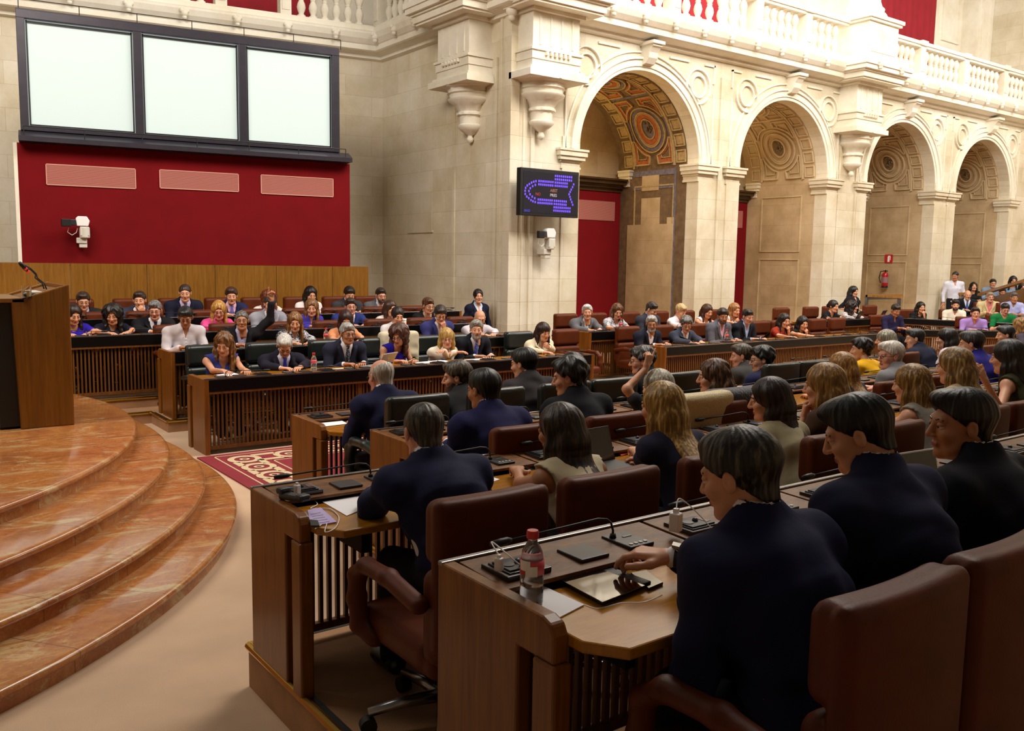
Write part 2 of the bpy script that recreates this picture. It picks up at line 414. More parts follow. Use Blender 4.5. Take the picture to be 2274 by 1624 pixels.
V = NT('vent_grille'); co = V.coords((1, 1, 1)); w = V.n('TexWave', _bands_direction='Z', Scale=26.); V.l(co, w.inputs[0]); V.l(V.ramp(w.outputs[0], [(.3, '#7c2a22'), (.55, '#b37468')]), V.b.inputs['Base Color']); V.b.inputs['Roughness'].default_value = .7; VENT = V.m

# ---- arcade wall -------------------------------------------------
BAYS = [(12.78, 1.64), (17.32, 1.60), (22.2, 1.62), (26.5, 1.58)]; ZS = 3.98; ZT = 6.25; YB = 15.4
edges = [XC]+[(BAYS[i][0]+BAYS[i][1]+BAYS[i+1][0]-BAYS[i+1][1])/2 for i in range(3)]+[30.2]
NSEG = 28
mb = MB()
for i, (cx, r) in enumerate(BAYS):
    a0, a1 = (edges[i] if i else XC+.4), edges[i+1]
    zc = ZS+.12
    mb.box((a0, YW, 0), (cx-r, YB, zc)); mb.box((cx+r, YW, 0), (a1, YB, zc))
    mb.box((a0, YW, zc), (cx-r, YB, ZT)); mb.box((cx+r, YW, zc), (a1, YB, ZT))
    V = []
    for q in range(NSEG+1):
        t = math.pi-math.pi*q/NSEG; x, z = cx+r*math.cos(t), zc+r*math.sin(t)
        V += [(x, YW, z), (x, YW, ZT), (x, YB, z), (x, YB, ZT)]
    F = []
    for q in range(NSEG):
        b = q*4; F += [(b, b+4, b+5, b+1), (b, b+2, b+6, b+4), (b+1, b+5, b+7, b+3), (b+2, b+3, b+7, b+6)]
    mb.add(V, F, 0)
# niche reveals use a warmer stone: give them their own lining below
tag(mb.build('wall_right', STONE), kind='structure')
mb = MB(); mb.box((XC+.42, YB, 0), (30.2, YB+.2, 6.5)); tag(mb.build('wall_rear', STONE_N), kind='structure')
mb = MB(); mb.box((30.2, -9, 0), (30.5, 16.5, 12)); tag(mb.build('wall_end', STONE), kind='structure')
mb = MB(); mb.box((XC, YW, 0), (XC+.4, 18.4, 6.25)); tag(mb.build('wall_side', STONE), kind='structure')
L = 24
def w1(s, o, z): p = PW+UW*s+NW*o; return (p[0], p[1], z)
mb = MB(); mb.add([w1(a, b, z) for z in (0, 6.25) for a, b in ((-L, 0), (.4, 0), (.4, -.4), (-L, -.4))], [(0, 3, 2, 1), (4, 5, 6, 7), (0, 1, 5, 4), (1, 2, 6, 5), (2, 3, 7, 6), (3, 0, 4, 7)])
tag(mb.build('wall_back', STONE), kind='structure')

# linings, impost caps, archivolts, frames -- trim of each bay
def ring(m, cx, z, r0, r1, y0, y1, a0=0., a1=math.pi, n=36, mi=0):
    prof = [(r0, y0), (r1, y0), (r1, y1), (r0, y1)]
    fr = []
    full = abs(a1-a0-2*math.pi) < 1e-6; k = n if full else n+1
    for q in range(k):
        t = a0+(a1-a0)*q/n; c, s_ = math.cos(t), math.sin(t)
        fr.append(lambda a, b, c=c, s_=s_: (cx+a*c, b, z+a*s_))
    m.sweep(prof, fr, mi, closed=full)
def strip(m, pts, w, y0, y1, mi=0):   # flat moulding along a polyline in the wall plane
    for (xa, za), (xb, zb) in zip(pts[:-1], pts[1:]):
        d = math.hypot(xb-xa, zb-za); ux, uz = (xb-xa)/d*w/2, (zb-za)/d*w/2
        P = [(xa-ux-uz, za-uz+ux), (xb+ux-uz, zb+uz+ux), (xb+ux+uz, zb+uz-ux), (xa-ux+uz, za-uz-ux)]
        m.add([(x, y0, z) for x, z in P]+[(x, y1, z) for x, z in P], [(3, 2, 1, 0), (4, 5, 6, 7), (0, 1, 5, 4), (1, 2, 6, 5), (2, 3, 7, 6), (3, 0, 4, 7)], mi)
def impost(m, xa, xb, ya, yb):
    for z0, z1, o in ((3.72, 3.76, .03), (3.84, 3.88, .04), (3.88, 3.95, .09), (3.95, 4.04, .12), (4.04, 4.08, .14)):
        m.box((xa-o, ya-o, z0), (xb+o, yb, z1))
    m.box((xa-.015, ya-.015, 3.76), (xb+.015, yb, 3.84))
OLIVE = mat('painted_olive_ground', '#6a543a', .9, noise=.3, nscale=9, bump=.2, bscale=30)
ORANGE = mat('painted_orange_ground', '#a4582f', .9, noise=.28, nscale=14)
BLUEG = mat('painted_blue_band', '#6a6470', .9, noise=.3, nscale=14)
OCHRE = mat('painted_ochre_rim', '#a98f60', .9, noise=.25, nscale=20)
for i, (cx, r) in enumerate(BAYS):
    zc = ZS+.12; y0 = YW
    m = MB()
    ring(m, cx, zc, r, r+.07, y0-.02, y0, 0, math.pi); ring(m, cx, zc, r+.07, r+.20, y0-.045, y0); ring(m, cx, zc, r+.20, r+.24, y0-.08, y0); ring(m, cx, zc, r+.33, r+.36, y0-.035, y0, R(0), R(180))
    for sgn in (-1, 1):
        xo = cx+sgn*(r+.36)
        top = ZT-.16; inner = cx+sgn*(r*.42)
        strip(m, [(cx+sgn*(r+.345), zc), (cx+sgn*(r+.345), ZS+.02), (cx+sgn*(r+.1), ZS+.02)], .03, y0-.035, y0)
        cxx = cx+sgn*(r-.12); cz = ZT-.62
        ring(m, cxx, cz, .20, .235, y0-.05, y0, 0, 2*math.pi, 28); ring(m, cxx, cz, .33, .36, y0-.05, y0, 0, 2*math.pi, 28)
        strip(m, [(inner, top), (cxx-sgn*.3, top)], .035, y0-.035, y0)
        strip(m, [(cxx+sgn*.2, top), (xo, top), (xo, cz+.12)], .035, y0-.035, y0)
        strip(m, [(xo, cz-.12), (xo, zc-.1)], .035, y0-.035, y0)
    # keystone scroll under the cornice
    P = [(0, ZT), (.34, ZT), (.34, ZT-.10), (.30, ZT-.12), (.24, ZT-.2), (.22, ZT-.30), (.14, ZT-.40), (.05, ZT-.42), (0, ZT-.40)]
    m.prism(P, lambda p, q, a: (cx+a, y0-p, q), -.12, .12); m.box((cx-.16, y0-.38, ZT-.06), (cx+.16, y0, ZT))
    tag(m.build('trim_%d' % (i+1), STONE_P, smooth=False), kind='structure')
    # piers: impost caps and shallow panel strips
    m = MB(); 
    xa = edges[i] if i else XC+.62
    for (xa, xb) in ((max(cx-r-.42, edges[i]+.12), cx-r), (cx+r, min(cx+r+.42, edges[i+1]-.12))):
        impost(m, xa, xb, YW, YW+.40)
        impost(m, xa if xb <= cx else cx+r, xb if xb <= cx else cx+r+.02, YB-.36, YB-.1)
        m.box((xa, YW-.03, 0), (xb, YW, 3.72)); m.box((xa+.0, YW-.03, 4.08), (xb, YW, 4.3))
    tag(m.build('trim_%d' % (i+11), STONE), kind='structure')
    # lined reveal (jambs and barrel), warm niche stone; the first bay is painted
    painted = i == 0
    m = MB(); M_G, M_RIM, M_FILL, M_BAND = 0, 1, 2, 3
    mats = [OLIVE, OCHRE, ORANGE, BLUEG] if painted else [STONE_N, STONE_Q, STONE_Q, STONE_Q, mat('dark_carved_medallion', '#7d6a4c', .9, noise=.3, nscale=25, bump=.4, bscale=40)]
    rr = r-.005; V = []; ns = 40
    path = [(cx-rr, 0), (cx-rr, zc)]+[(cx+rr*math.cos(math.pi-math.pi*q/ns), zc+rr*math.sin(math.pi*q/ns)) for q in range(1, ns)]+[(cx+rr, zc), (cx+rr, 0)]
    yA = YW+.30
    for x, z in path: V += [(x, yA, z), (x, YB, z)]
    m.add(V, [(2*q, 2*q+1, 2*q+3, 2*q+2) for q in range(len(path)-1)], M_G)
    Lr = math.pi*rr; D = YB-YW
    def vs(s, t, h):   # s along the vault from the right springing, t depth, h raised towards the middle
        if s < 0: return (cx+rr-h, YW+t, zc+s)
        if s > Lr: return (cx-rr+h, YW+t, zc-(s-Lr))
        a = s/rr; return (cx+(rr-h)*math.cos(a), YW+t, zc+(rr-h)*math.sin(a))
    def rib(pts, w, h, mi, closed=True, sub=.09):
        P = []
        n = len(pts)
        for q in range(n if closed else n-1):
            a, b = pts[q], pts[(q+1) % n]; k = max(1, int(math.hypot(b[0]-a[0], b[1]-a[1])/sub))
            P += [(a[0]+(b[0]-a[0])*e/k, a[1]+(b[1]-a[1])*e/k) for e in range(k)]
        if not closed: P.append(pts[-1])
        n = len(P); fr = []
        for q in range(n):
            a = P[(q-1) % n] if closed or q else P[q]; b = P[(q+1) % n] if closed or q < n-1 else P[q]
            d = math.hypot(b[0]-a[0], b[1]-a[1]) or 1; nx, ny = -(b[1]-a[1])/d, (b[0]-a[0])/d
            fr.append(lambda e, hh, p=P[q], nx=nx, ny=ny: vs(p[0]+nx*e, p[1]+ny*e, hh))
        m.sweep([(-w/2, 0), (-w/2, h), (w/2, h), (w/2, 0)], fr, mi, closed=closed)
    def fill(pts, h, mi):
        c = (sum(p[0] for p in pts)/len(pts), sum(p[1] for p in pts)/len(pts)); n = len(pts)
        m.add([vs(p[0], p[1], h) for p in pts]+[vs(c[0], c[1], h)], [(q, (q+1) % n, n) for q in range(n)], mi)
    for tt in (.46, D-.36):       # square coffers
        for q in range(int(Lr/.34)):
            s0 = .06+q*.34
            rib([(s0, tt-.12), (s0+.24, tt-.12), (s0+.24, tt+.12), (s0, tt+.12)], .035, .03, M_RIM)
            fill([(s0+.03, tt-.09), (s0+.21, tt-.09), (s0+.21, tt+.09), (s0+.03, tt+.09)], .012, 1 if painted else M_G)
    tm = D/2+.05; t0, t1 = .68, D-.58
    for tb in (.64, D-.54): rib([(0, tb), (Lr, tb)], .05, .04, M_RIM, False); 
    if painted:
        for tb in (.71, D-.61): rib([(0, tb), (Lr, tb)], .05, .015, M_BAND, False)
    for half in range(3):
        sc = Lr*(1/6, 1/2, 5/6)[half]
        def el(a, b, n=28): return [(sc+a*math.cos(2*math.pi*q/n), tm+b*math.sin(2*math.pi*q/n)) for q in range(n)]
        if painted:
            for a, b, w, mi, h in ((.47, .40, .07, M_BAND, .02), (.31, .245, .10, M_FILL, .03)): rib(el(a, b), w, h, mi, sub=.2)
        for a, b, w in ((.53, .46, .03), (.41, .335, .035), (.375, .30, .02), (.235, .175, .03)): rib(el(a, b), w, .045, M_RIM, sub=.2)
        fill(el(.23, .17), .015, M_BAND if painted else 4)
        for q in range(11):      # carved relief in the medallion
            a = q*2.4; c = vs(sc+.15*math.cos(a)*(q % 3)/2, tm+.11*math.sin(a)*(q % 3)/2, .02); m.sphere(c, (.04, .035, .04), 8, M_G if painted else 4)
        for e1 in (-1, 1):
            for e2 in (-1, 1):
                A = (sc+e1*.80, (t1 if e2 > 0 else t0)); B = (sc+e1*1.02, tm+e2*.10); Cc = (sc+e1*.14, (t1 if e2 > 0 else t0))
                arc = []
                th0, th1 = math.atan2(e2*.13, e1*.72), math.atan2(e2*.9, e1*.22)
                for q in range(9):
                    f = q/8; th = th0+(th1-th0)*f
                    arc.append((sc+.62*math.cos(th), tm+.56*math.sin(th)))
                arc = [p for p in arc if abs(p[1]-tm) < abs(A[1]-tm)-.03]
                pts = [A, (A[0], tm+e2*.13)]+arc+[(arc[-1][0], A[1])]
                cxx = sum(p[0] for p in pts)/len(pts); cyy = sum(p[1] for p in pts)/len(pts)
                sh = lambda f: [(cxx+(p[0]-cxx)*f, cyy+(p[1]-cyy)*f) for p in pts]
                rib(sh(.95), .035, .045, M_RIM)
                if painted: rib(sh(.76), .08, .02, M_FILL)
                rib(sh(.55), .022, .03, M_RIM)
    for s0 in (Lr/3, Lr*2/3):
        rib([(s0, t0), (s0, t1)], .05, .02, M_BAND, False)
    # jamb panels (right jamb seen, left jamb too)
    for side in (-1, 1):
        f = (lambda s: s) if side > 0 else (lambda s: Lr-s)
        for z0, z1 in ((-1.75, -.40), (-3.75, -1.95)):
            rib([(f(z0), t0-.02), (f(z1), t0-.02), (f(z1), t1+.02), (f(z0), t1+.02)], .03, .02, 1 if not painted else M_RIM)
        if painted:
            rib([(f(-.12), .62), (f(-.12), D-.5)], .12, .012, M_BAND, False); rib([(f(-.42), .62), (f(-.42), D-.5)], .09, .012, M_BAND, False)
            rib([(f(-.12), .62), (f(-4), .62)], .05, .014, M_BAND, False)
    root = empty('trim_%d' % (i+21), (cx, YW+.3, 0)); tag(root, kind='structure'); o = m.build('vault_lining', mats, root, world=True)
    if painted:
        m2 = MB()   # plain plaster repairs on the painted jamb
        m2.box((cx+rr-.014, YW+1.10, 3.60), (cx+rr-.004, YW+1.62, 3.93)); m2.box((cx+rr-.014, YW+1.05, 2.86), (cx+rr-.004, YW+1.62, 3.44)); m2.box((cx+rr-.022, YW+.62, 0), (cx+rr-.006, YB-.36, 2.86)); m2.box((cx+rr-.016, YW+.62, 2.86), (cx+rr-.005, YW+.82, 3.0))
        m2.build('bare_plaster', STONE_N, root, world=True)
    # red panel and its cornice on the niche's rear wall
    if i < 2:
        t = empty('red_wall_panel', (cx, YB, 0), 0, 'red velvet panel under a dark wooden cornice in the %s arch' % ('painted left' if i == 0 else 'second'), 'panel', 'red panels in the arches')
        q = MB(); q.box((cx-r+.01, YB-.10, 0), (cx+r-.02, YB-.02, 3.60)); q.build('fabric', RED, t, world=True)
        q = MB()
        for z0, z1, o_ in ((3.60, 3.68, .03), (3.68, 3.76, .10), (3.76, 3.84, .2), (3.84, 3.88, .26)): q.box((cx-r+.01, YB-.1-o_, z0), (cx+r-.02, YB-.02, z1))
        q.build('wooden_cornice', wood('dark_cornice_wood', '#2c1a08', '#4d3212', .4), t, world=True)
        q = MB(); q.box((cx+.1, YB-.115, 2.95), (cx+r-.2, YB-.10, 3.38)); q.build('vent_grille', VENT, t, world=True)

# ---- cornices with balustrade plinths -------------------------------------
m = MB(); m.sweep(CORN, [lambda a, b: (XC-a, YW-a, b), lambda a, b: (30.2, YW-a, b)])
for x in (10.15, 19.75): corbel_ent(m, lambda a, o, z, x=x: (x+a, YW-o, z))
tag(m.build('trim_31', STONE_P), kind='structure')
m = MB(); m.sweep(CORN, [lambda a, b: (XC-a, 17.8, b), lambda a, b: (XC-a, YW-a, b)])
corbel_ent(m, lambda a, o, z: (XC-o, 14.15-a, z))
tag(m.build('trim_32', STONE_P), kind='structure')
m = MB(); m.sweep(CORN, [lambda a, b: w1(-L, a, b), lambda a, b: w1(0-a*.2, a, b)]); tag(m.build('trim_33', STONE_P), kind='structure')
corbel('corbel', 10.15, YW-.10, 0, 'carved stone corbel left of the painted arch, above the voting display')
corbel('corbel', 19.75, YW-.10, 0, 'carved stone corbel between the second and third arches')
corbel('corbel', XC-.10, 14.15, 0, 'carved stone corbel on the short side wall, left of the corner pilaster')
# leaf knobs and corner pilaster mouldings, face carved at the corner
m = MB()
def knob(x, y, z):
    for dx, dz, r in ((0, 0, .075), (.05, .05, .05), (-.05, .05, .05), (0, -.07, .05), (0, .07, .045)): m.sphere((x+dx, y, z+dz), r, 8)
for x in np.arange(11.5, 29.5, .82):
    if abs(x-19.75) > 1.1: knob(x, YW-.46, 6.58)
for x in (9.7, 10.6, 19.3, 20.2): knob(x, YW-1.0, 6.62)
for s in np.arange(-9, -.3, .98): p = w1(s, .46, 6.58); knob(*p)
for y in (17.2, 16.4, 15.6): knob(XC-.46, y, 6.58)
knob(XC-1.0, 13.8, 6.62)
for dx, dz, r in ((0, 0, .13), (0, -.15, .10), (-.07, .1, .08), (.07, .1, .08), (0, .2, .1), (0, -.26, .06)): m.sphere((XC-.12+dx, YW-.12-abs(dx)*.5, 6.42+dz), r, 12)
tag(m.build('trim_34', STONE_P, smooth=True), kind='structure')
m = MB()
for z1 in (6.25,):
    m.prism([(XC-.04, YW-.04), (XC+.32, YW-.04), (XC+.32, YW), (XC, YW), (XC, YW+.32), (XC-.04, YW+.32)], lambda p, q, a: (p, q, a), 0, z1)
    m.prism([(XC-.07, YW-.07), (XC+.12, YW-.07), (XC+.12, YW-.04), (XC-.04, YW-.04), (XC-.04, YW+.12), (XC-.07, YW+.12)], lambda p, q, a: (p, q, a), 0, z1-.01)
    m.box((XC+.22, YW-.06, 0), (XC+.27, YW-.04, z1-.02)); m.box((XC-.06, YW+.22, 0), (XC-.04, YW+.27, z1-.02))
m.box((XC-.03, 13.45, 0), (XC, 14.75, 5.2)); m.box((XC-.05, 14.75, 0), (XC, 14.83, 5.6)); m.box((XC-.05, 13.40, 0), (XC, 13.46, 5.6))
m.box((XC+.42, YW-.037, 0), (XC+.50, YW, 5.2)); m.box((19.36, YW-.037, 0), (19.42, YW, 5)); m.box((20.08, YW-.037, 0), (20.14, YW, 5)); m.box((15.0, YW-.045, .3), (15.13, YW, 5.9))
m.box((XC-.03, 15.6, 2.55), (XC, 16.6, 2.6)); m.box((XC-.012, 15.64, 2.6), (XC, 16.6, 3.46))
tag(m.build('trim_35', STONE), kind='structure')

# ---- balustrades ------------------------------------------------------------
BALP = [(.085, 0), (.085, .05), (.06, .06), (.05, .09), (.075, .15), (.088, .21), (.075, .28), (.045, .345), (.055, .355), (.055, .375), (.045, .385), (.075, .45), (.088, .51), (.075, .57), (.045, .63), (.05, .655), (.075, .665), (.075, .70)]
def baluster_mesh():
    m = MB(); m.lathe(BALP, n=14); return m
BB = None
def balustrade(name, fr, rz, segs, label, z0=6.82, out=.22):
    global BB
    p0 = fr(segs[0][0], out); root = empty(name, (p0[0], p0[1], z0), 0, label, 'balustrade', 'stone balustrades above the cornice')
    m = MB(); a0, a1 = segs[0][0], segs[-1][1]
    def bl(a, b, o0, o1, za, zb):
        m.add([(*fr(x, o), z) for z in (za, zb) for x, o in ((a, o0), (b, o0), (b, o1), (a, o1))], [(0, 3, 2, 1), (4, 5, 6, 7), (0, 1, 5, 4), (1, 2, 6, 5), (2, 3, 7, 6), (3, 0, 4, 7)])
    bl(a0, a1, out-.13, out+.13, z0+.70, z0+.76); bl(a0, a1, out-.16, out+.16, z0+.76, z0+.84)
    m.build('handrail', STONE_P, root, world=True)
    m = MB(); bl(a0, a1, out-.13, out+.15, z0-.002, z0+.03); m.build('plinth', STONE_P, root, world=True)
    for (a, b, n) in segs:
        m = MB()
        for e in (a, b):
            bl(e-.11, e+.11, out-.14, out+.14, z0+.03, z0+.70); bl(e-.14, e+.14, out-.18, out+.18, z0+.75, z0+.87); bl(e-.075, e+.075, out+.14, out+.155, z0+.12, z0+.6)
            break
        m.build('pedestal', STONE_P, root, world=True)
        for q in range(n):
            p = fr(a+.22+(b-a-.44)*(q+.5)/n, out)
            if BB is None:
                BB = baluster_mesh().build('baluster', STONE_P, root, smooth=True, auto=50); o = BB
            else: o = BB.copy(); COL.objects.link(o); o.parent = root
            o.location = (p[0]-root.location[0], p[1]-root.location[1], .03)
    return root
balustrade('balustrade', lambda a, o: w1(a, o, 0)[:2], 0, [(-7.6, -5.5, 6), (-5.5, -3.4, 6), (-3.4, -2.15, 0), (-2.15, -.25, 6)], 'stone balustrade above the booth with dark red cloth behind')
balustrade('balustrade', lambda a, o: (XC-o, 17.4-a), 0, [(.05, 2.2, 7), (2.2, 2.5, 0)], 'short stone balustrade on the side wall left of the corner')
balustrade('balustrade', lambda a, o: (a, YW-o), 0, [(11.0, 13.25, 6), (13.25, 15.75, 6), (15.75, 17.45, 5), (17.45, 18.95, 4)], 'stone balustrade over the first two arches')
balustrade('balustrade', lambda a, o: (a, YW-o), 0, [(20.6, 22.2, 5), (22.2, 24.4, 7), (24.4, 26.6, 7), (26.6, 28.6, 6), (28.6, 30.1, 4)], 'stone balustrade over the third and fourth arches')
m = MB(); m.box((19.15, YW-.75, 6.82), (20.35, YW+.2, 7.62)); m.box((19.25, YW-.765, 6.95), (20.25, YW-.75, 7.45))
for z0, z1, o in ((7.62, 7.68, .06), (7.68, 7.76, .10)): m.box((19.15-o, YW-.75-o, z0), (20.35+o, YW+.2, z1))
m.lathe([(.50, 7.76), (.54, 7.82), (.50, 7.90), (.44, 7.95), (.46, 8.02), (.40, 8.08), (.36, 8.2), (.36, 10)], (19.75, YW-.2, 0), 28)
for x, y in ((10.15, YW-.2), (XC-.3, 14.15)): m.box((x-.5, y-.5, 6.82), (x+.5, y+.3, 8.5))
tag(m.build('trim_36', STONE_P, smooth=False), kind='structure')
# upper gallery: rear walls with red hangings
m = MB(); m.box((XC, 15.4, 6.6), (30.2, 15.6, 11.5)); m.box((29.2, 14.9, 6.8), (30.19, 15.4, 11)); m.box((27.46, 15.32, 6.8), (27.62, 15.4, 11)); [m.box(*q) for q in (((27.95, 15.34, 9.1), (29.0, 15.4, 9.17)), ((27.95, 15.34, 9.17), (28.03, 15.4, 11.2)), ((28.92, 15.34, 9.17), (29.0, 15.4, 11.2)), ((29.4, 14.86, 7.6), (29.46, 14.9, 11)), ((29.95, 14.86, 7.6), (30.0, 14.9, 11)))]; tag(m.build('wall_upper', STONE_P), kind='structure')
m = MB(); m.box((XC, YW, 6.6), (30.2, 15.5, 6.8)); m.add([w1(a, b, z) for z in (6.6, 6.8) for a, b in ((-L, .0), (.4, .0), (.4, -2.4), (-L, -2.4))], [(0, 3, 2, 1), (4, 5, 6, 7), (0, 1, 5, 4), (1, 2, 6, 5), (2, 3, 7, 6), (3, 0, 4, 7)]); tag(m.build('floor_upper', STONE_P), kind='structure')
m = MB(); m.add([w1(a, b, z) for z in (6.8, 11.5) for a, b in ((-L, -2.2), (3, -2.2), (3, -2.4), (-L, -2.4))], [(0, 3, 2, 1), (4, 5, 6, 7), (0, 1, 5, 4), (1, 2, 6, 5), (2, 3, 7, 6), (3, 0, 4, 7)]); m.box((XC+1.6, 15.6, 6.8), (XC+1.8, 19.5, 11.5)); tag(m.build('wall_upper_left', STONE_P), kind='structure')
REDH = mat('crimson_hanging', '#8f0f20', .85, noise=.12, nscale=3, bump=.15, bscale=60)
def hanging(lo, hi, lab):
    m = MB(); n = 40; V = []; F = []
    ax = 0 if hi[0]-lo[0] > hi[1]-lo[1] else 1
    for q in range(n+1):
        f = q/n; w = .03*math.sin(q*1.9)
        if ax == 0: x, y = lo[0]+(hi[0]-lo[0])*f, lo[1]+(hi[1]-lo[1])*f+w
        else: x, y = lo[0]+w, lo[1]+(hi[1]-lo[1])*f
        V += [(x, y, lo[2]), (x, y, hi[2]), (x+(.03 if ax else 0), y+(0 if ax else .03), lo[2]), (x+(.03 if ax else 0), y+(0 if ax else .03), hi[2])]
    for q in range(n): b = q*4; F += [(b, b+4, b+5, b+1), (b+2, b+3, b+7, b+6)]
    m.add(V, F); tag(m.build('red_hanging', REDH, smooth=True), lab, 'curtain', 'crimson hangings in the upper gallery')
hanging((12.2, 15.28, 6.8), (17.6, 15.28, 9.6), 'crimson hanging behind the balustrade over the painted arch')
hanging((23.4, 15.28, 6.8), (27.4, 15.28, 10.6), 'tall crimson hanging at the upper right, beside the column')
a_, b_ = w1(-8.5, -2.1, 0), w1(-.9, -2.1, 0)
hanging((a_[0], a_[1], 6.8), (b_[0], b_[1], 9.6), 'dark crimson hanging behind the balustrade over the glazed booth')

# ---- booth, red wall panel, wood panelling ---------------------------------------
PB = np.array([2.0, 15.0])
def wb(s, o, z): p = PB+UW*s+NW*o; return (p[0], p[1], z)
def wbox(m, s0, s1, o0, o1, z0, z1, mi=0):
    m.add([wb(a, b, z) for z in (z0, z1) for a, b in ((s0, o1), (s1, o1), (s1, o0), (s0, o0))], [(0, 3, 2, 1), (4, 5, 6, 7), (0, 1, 5, 4), (1, 2, 6, 5), (2, 3, 7, 6), (3, 0, 4, 7)], mi)
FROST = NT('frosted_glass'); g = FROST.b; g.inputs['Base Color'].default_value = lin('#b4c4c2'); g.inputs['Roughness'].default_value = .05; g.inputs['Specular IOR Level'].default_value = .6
g.inputs['Emission Color'].default_value = lin('#dceaea'); g.inputs['Emission Strength'].default_value = .36; FROST = FROST.m  # even glow put into the panes as emission, standing in for light behind
root = empty('glazed_booth', wb(2.5, 0, 3.6), 0, 'dark steel framed booth with three frosted glass panes high on the rear wall', 'booth')
bx = [(.16, .27), (1.71, 1.83), (3.26, 3.38), (4.78, 4.90)]
m = MB()
for a, b in bx: wbox(m, a, b, -.10, .03, 3.78, 5.48)
wbox(m, .16, 4.9, -.10, .035, 5.36, 5.48); wbox(m, .16, 4.9, -.10, .035, 3.78, 3.85)
wbox(m, .16, .27, -2.0, -1.88, 3.6, 5.48); wbox(m, .16, .27, -2, 0, 5.36, 5.48); wbox(m, .16, .27, -2, 0, 3.72, 3.85); wbox(m, 4.78, 4.9, -2, 0, 5.36, 5.48); wbox(m, 4.8, 4.9, -2, 0, 3.78, 5.4)
wbox(m, .16, 4.9, -2, 0, 5.46, 5.5)
m.build('frame', STEELD, root, world=True, bevel=.006)
for (a, b) in ((.27, 1.71), (1.83, 3.26), (3.38, 4.78)):
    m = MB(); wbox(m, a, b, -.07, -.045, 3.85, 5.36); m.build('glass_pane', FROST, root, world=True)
    m = MB()
    for q in ((a+.01, a+.03, 3.86, 5.35), (b-.03, b-.01, 3.86, 5.35)): wbox(m, q[0], q[1], -.05, -.03, q[2], q[3])
    wbox(m, a+.01, b-.01, -.05, -.03, 5.31, 5.34); wbox(m, a+.01, b-.01, -.05, -.03, 3.86, 3.88); m.build('gasket', BLACKM, root, world=True)
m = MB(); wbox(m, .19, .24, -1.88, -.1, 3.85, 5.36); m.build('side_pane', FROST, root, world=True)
m = MB(); m.sweep([(0, 0), (.22, -.10), (.22, -.17), (-.1, -.17), (-.1, 0)], [lambda a, b: wb(.13, a, 3.78+b), lambda a, b: wb(5.06, a, 3.78+b)]); m.build('sill', STEELD, root, world=True)
m = MB()
for o, z, h in ((-.05, 5.48, .16), (.20, 3.68, .14)):
    m.tube([wb(.2, o, z+h), wb(4.95, o, z+h)], .006, 5)
    for q in range(7): s = .2+q*4.75/6; m.tube([wb(s, o, z), wb(s, o, z+h)], .007, 5)
m.build('guard_wire', BLACKM, root, world=True)
root = empty('red_wall_panel', wb(2.5, 0, 1.8), 0, 'wide red velvet covered wall below the glazed booth', 'panel')
m = MB(); wbox(m, .10, 5.08, -2.0, 0, 1.864, 3.60); m.build('velvet_cover', RED, root, world=True)
m = MB(); wbox(m, .05, .10, -2.0, .0, 1.864, 3.60); m.build('side_edge', STONE_P, root, world=True)
m = MB(); wbox(m, .0, .05, -2.05, -1.95, 1.864, 3.58); m.build('corner_post', BLACKM, root, world=True)
for a, b, z0, z1 in ((.47, 1.68, 3.02, 3.31), (2.04, 3.22, 3.05, 3.32), (3.59, 4.78, 3.04, 3.33)):
    m = MB(); wbox(m, a, b, 0, .012, z0, z1); m.build('vent_grille', VENT, root, world=True)
    fr_ = MB(); 
    for q in ((a, b, z0-.01, z0), (a, b, z1, z1+.01), (a-.01, a, z0, z1), (b, b+.01, z0, z1)): wbox(fr_, q[0], q[1], 0, .016, q[2], q[3])
    fr_.build('grille_rim', mat('pale_rim', '#d9a58f', .6), root, world=True)
root = empty('wood_panelling', wb(2.8, 0, 0), 0, 'tall honey coloured wood panelling behind the top row of seats', 'panelling')
sp = [.73, 1.92, 3.04, 4.1, 5.1, 5.39]; sp = [.73, 1.80, 2.82, 3.80, 4.75, 5.39]
prev = None
for a, b in zip(sp[:-1], sp[1:]):
    m = MB(); wbox(m, a+.004, b-.004, .02, .06, .0, 1.86); m.build('panel', W_PANEL, root, world=True)
m = MB(); p1, p2 = wb(.726, .06, 0), wb(-2.6, 1.1, 0); p3, p4 = wb(-2.6, 1.06, 0), wb(.726, .02, 0)
m.add([(x, y, z) for z in (0, 1.86) for x, y, _ in (p1, p2, p3, p4)], [(0, 3, 2, 1), (4, 5, 6, 7), (0, 1, 5, 4), (1, 2, 6, 5), (2, 3, 7, 6), (3, 0, 4, 7)]); m.build('panel', W_PANEL, root, world=True)
m = MB(); wbox(m, .73, 5.39, -.5, .02, 1.82, 1.862); wbox(m, 5.35, 5.39, -.5, .02, 0, 1.82)
m.add([wb(.73, .02, 1.862), wb(.73, -.5, 1.862), wb(-2.6, -.4, 1.862), wb(-2.6, 1.06, 1.862), wb(.73, .02, 1.82), wb(.73, -.5, 1.82), wb(-2.6, -.4, 1.82), wb(-2.6, 1.06, 1.82)], [(0, 1, 2, 3), (7, 6, 5, 4), (0, 3, 7, 4), (3, 2, 6, 7)])
m.build('top_ledge', W_PANEL, root, world=True)

